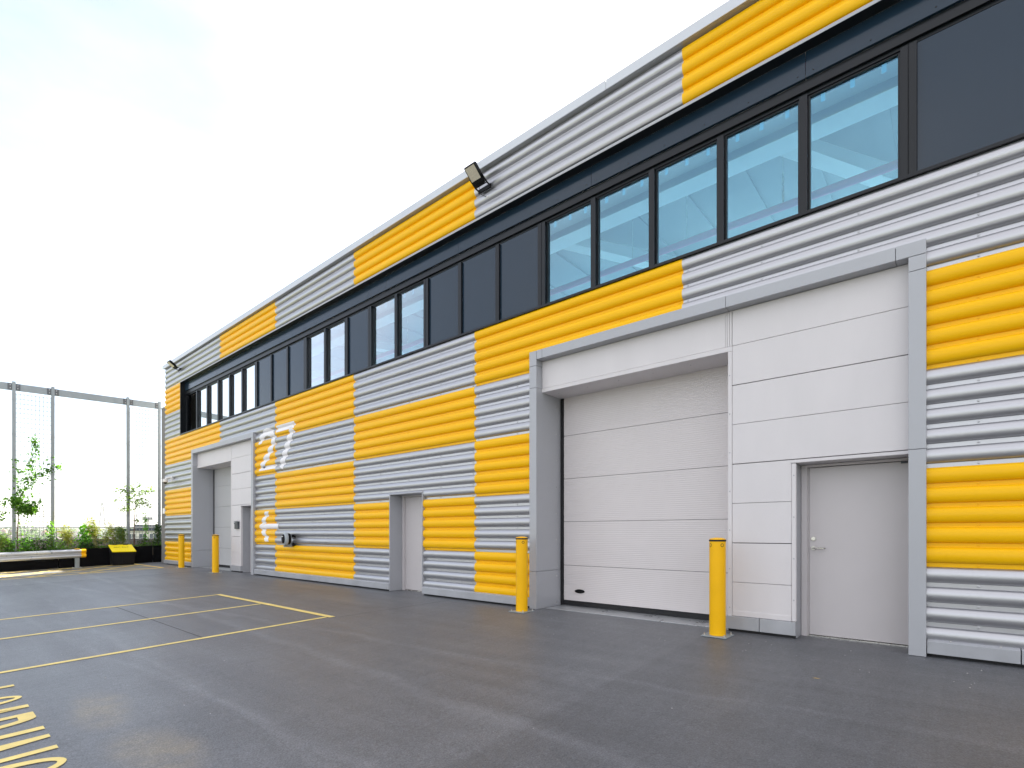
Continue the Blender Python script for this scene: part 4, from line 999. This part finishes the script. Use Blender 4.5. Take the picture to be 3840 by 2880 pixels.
def house(x, y, rot, wd, dp, h, wm, rm, label, group='houses in the far town'):
    z = terr(x, y); t = thing('house', label, 'house', (x, y, z - .3), group); t.rotation_euler = (0, 0, rot)
    MB().box(-wd/2, wd/2, -dp/2, dp/2, 0, h).build('wall', wm, t, local=True)
    r = MB(); e = .4; rh = dp*.32
    vs = [(-wd/2-e, -dp/2-e, h), (wd/2+e, -dp/2-e, h), (wd/2+e, dp/2+e, h), (-wd/2-e, dp/2+e, h), (-wd/2-e, 0, h+rh), (wd/2+e, 0, h+rh)]
    r.add(vs, [(0,1,5,4), (2,3,4,5), (0,4,3), (1,2,5), (3,2,1,0)]); rf = r.build('roof', rm, t, local=True)
    MB().box(wd*.2, wd*.2+.8, -.4, .4, h+rh*.6, h+rh+1.0).build('chimney', BRICKF, rf, local=True)
    for k in range(3):
        for zz in (1.0, 3.6):
            if zz + 1.3 < h: MB().box(-wd*.35+k*wd*.3, -wd*.35+k*wd*.3+1.2, -dp/2-.03, -dp/2+.05, zz, zz+1.2).build('window', FGLASS, t, local=True)
    return t
rng_ = random.Random(11)
ladj = ['red-roofed', 'grey-roofed', 'pale', 'brick']
for i in range(46):
    u = rng_.uniform(-60, 345); dist = rng_.uniform(420, 1500); x, y = at(u, dist)
    rm = rng_.choice((ROOFF, ROOFF, ROOFR)); wm = rng_.choice((CLAD2, BRICKF, CLAD2))
    kk = ('brick' if wm is BRICKF else 'pale', 'red' if rm is ROOFR else 'dark')
    house(x, y, math.atan2(y + 6.7, x) + math.pi*1.5 + rng_.choice((0, 0, .5, 1.4)), rng_.uniform(9, 16), rng_.uniform(7, 9), rng_.uniform(5, 6.2), wm, rm,
          'small %s house with a %s roof on the far hillside' % kk, 'small %s houses with %s roofs on the far hillside' % kk)
# pale flat-roofed block seen low through the right mesh bay
x, y = at(315, 150); t = thing('apartment_block', 'pale flat-roofed block with tall windows beyond the parapet, right of the birch sapling', 'apartment block', (x, y, -12.6)); t.rotation_euler = (0, 0, rad(72))
MB().box(-5.5, 5.5, -5, 5, 0, 14.2).build('wall', CLAD2, t, local=True); MB().box(-6, 6, -5.5, 5.5, 14.2, 14.7).build('roof', PANELDARK, t, local=True); MB().box(-2, 4, -2, 3, 14.7, 15.6).build('plant_room', PANELDARK, t, local=True)
for k in range(5):
    w_ = MB().box(-4.9 + k*2.0, -3.6 + k*2.0, -5.05, -4.9, 11.2, 13.5).build('window', FGLASS, t, local=True); MB().box(-4.3+k*2.0, -4.2+k*2.0, -5.1, -5.05, 11.2, 13.5).build('glazing_bar', CLAD2, w_, local=True)
# trees below the edge of the deck
def tree(u, dist, top, wd, label):
    x, y = at(u, dist); z = terr(x, y) - .6; H = top - z; t = thing('broadleaf_tree', label, 'tree', (x, y, z), 'trees below the deck edge')
    MB().tube([(0,0,0), (.1,.1,H*.4), (0,.2,H*.7)], .28, 6, .08).build('trunk', BARKM, t, local=True)
    lv = MB()
    cl = [(random.gauss(0, wd*.28), random.gauss(0, wd*.28), H*random.uniform(.5, .95), wd*random.uniform(.15, .28)) for _ in range(14)]
    for i in range(800):
        c = random.choice(cl); v = Vector((random.gauss(0,1), random.gauss(0,1), random.gauss(0,1))).normalized()*random.random()**.4*c[3]
        leaf(lv, Vector(c[:3]) + v, rdir(.2), random.uniform(.35, .6), .8)
    lv.build('crown', LEAFF, t, local=True, kind='stuff')
tree(20, 95, .5, 8, 'leafy tree top just above the parapet at the far left'); tree(120, 130, .6, 9, 'leafy tree top seen past the second steel post'); tree(190, 150, .2, 9, 'leafy tree top behind the tallest bamboo'); tree(255, 120, .3, 8, 'leafy tree top behind the bamboo above the grit bin'); tree(-40, 80, 1.0, 8, 'leafy tree left of the view beyond the parapet')
wl = MB()
for i in range(420):
    u = rng_.uniform(-150, 420); dist = rng_.uniform(260, 2200); x, y = at(u, dist); z = terr(x, y); r = rng_.uniform(2.5, 6)
    for k in range(22):
        v = Vector((random.gauss(0,1), random.gauss(0,1), random.gauss(0,1))).normalized(); leaf(wl, Vector((x, y, z + r*.7)) + Vector((v.x*r*1.3, v.y*r*1.3, v.z*r*.8)), rdir(.2), r*.7, .9)
wl.build('woodland', LEAFF)['kind'] = 'stuff'
# thin summer haze over everything inside the view
hz = MB().box(-2900, 2900, -2900, 2900, -30, 62).build('haze', BLACK); hz['kind'] = 'stuff'
hm = bpy.data.materials.new('haze_air'); hm.use_nodes = True; n_ = hm.node_tree.nodes; n_.remove(n_['Principled BSDF'])
pv = n_.new('ShaderNodeVolumePrincipled'); pv.inputs['Color'].default_value = (0.92, 0.95, 1.0, 1); pv.inputs['Density'].default_value = 0.00013; pv.inputs['Anisotropy'].default_value = 0.2
hm.node_tree.links.new(pv.outputs['Volume'], n_['Material Output'].inputs['Volume']); hz.data.materials.clear(); hz.data.materials.append(hm)
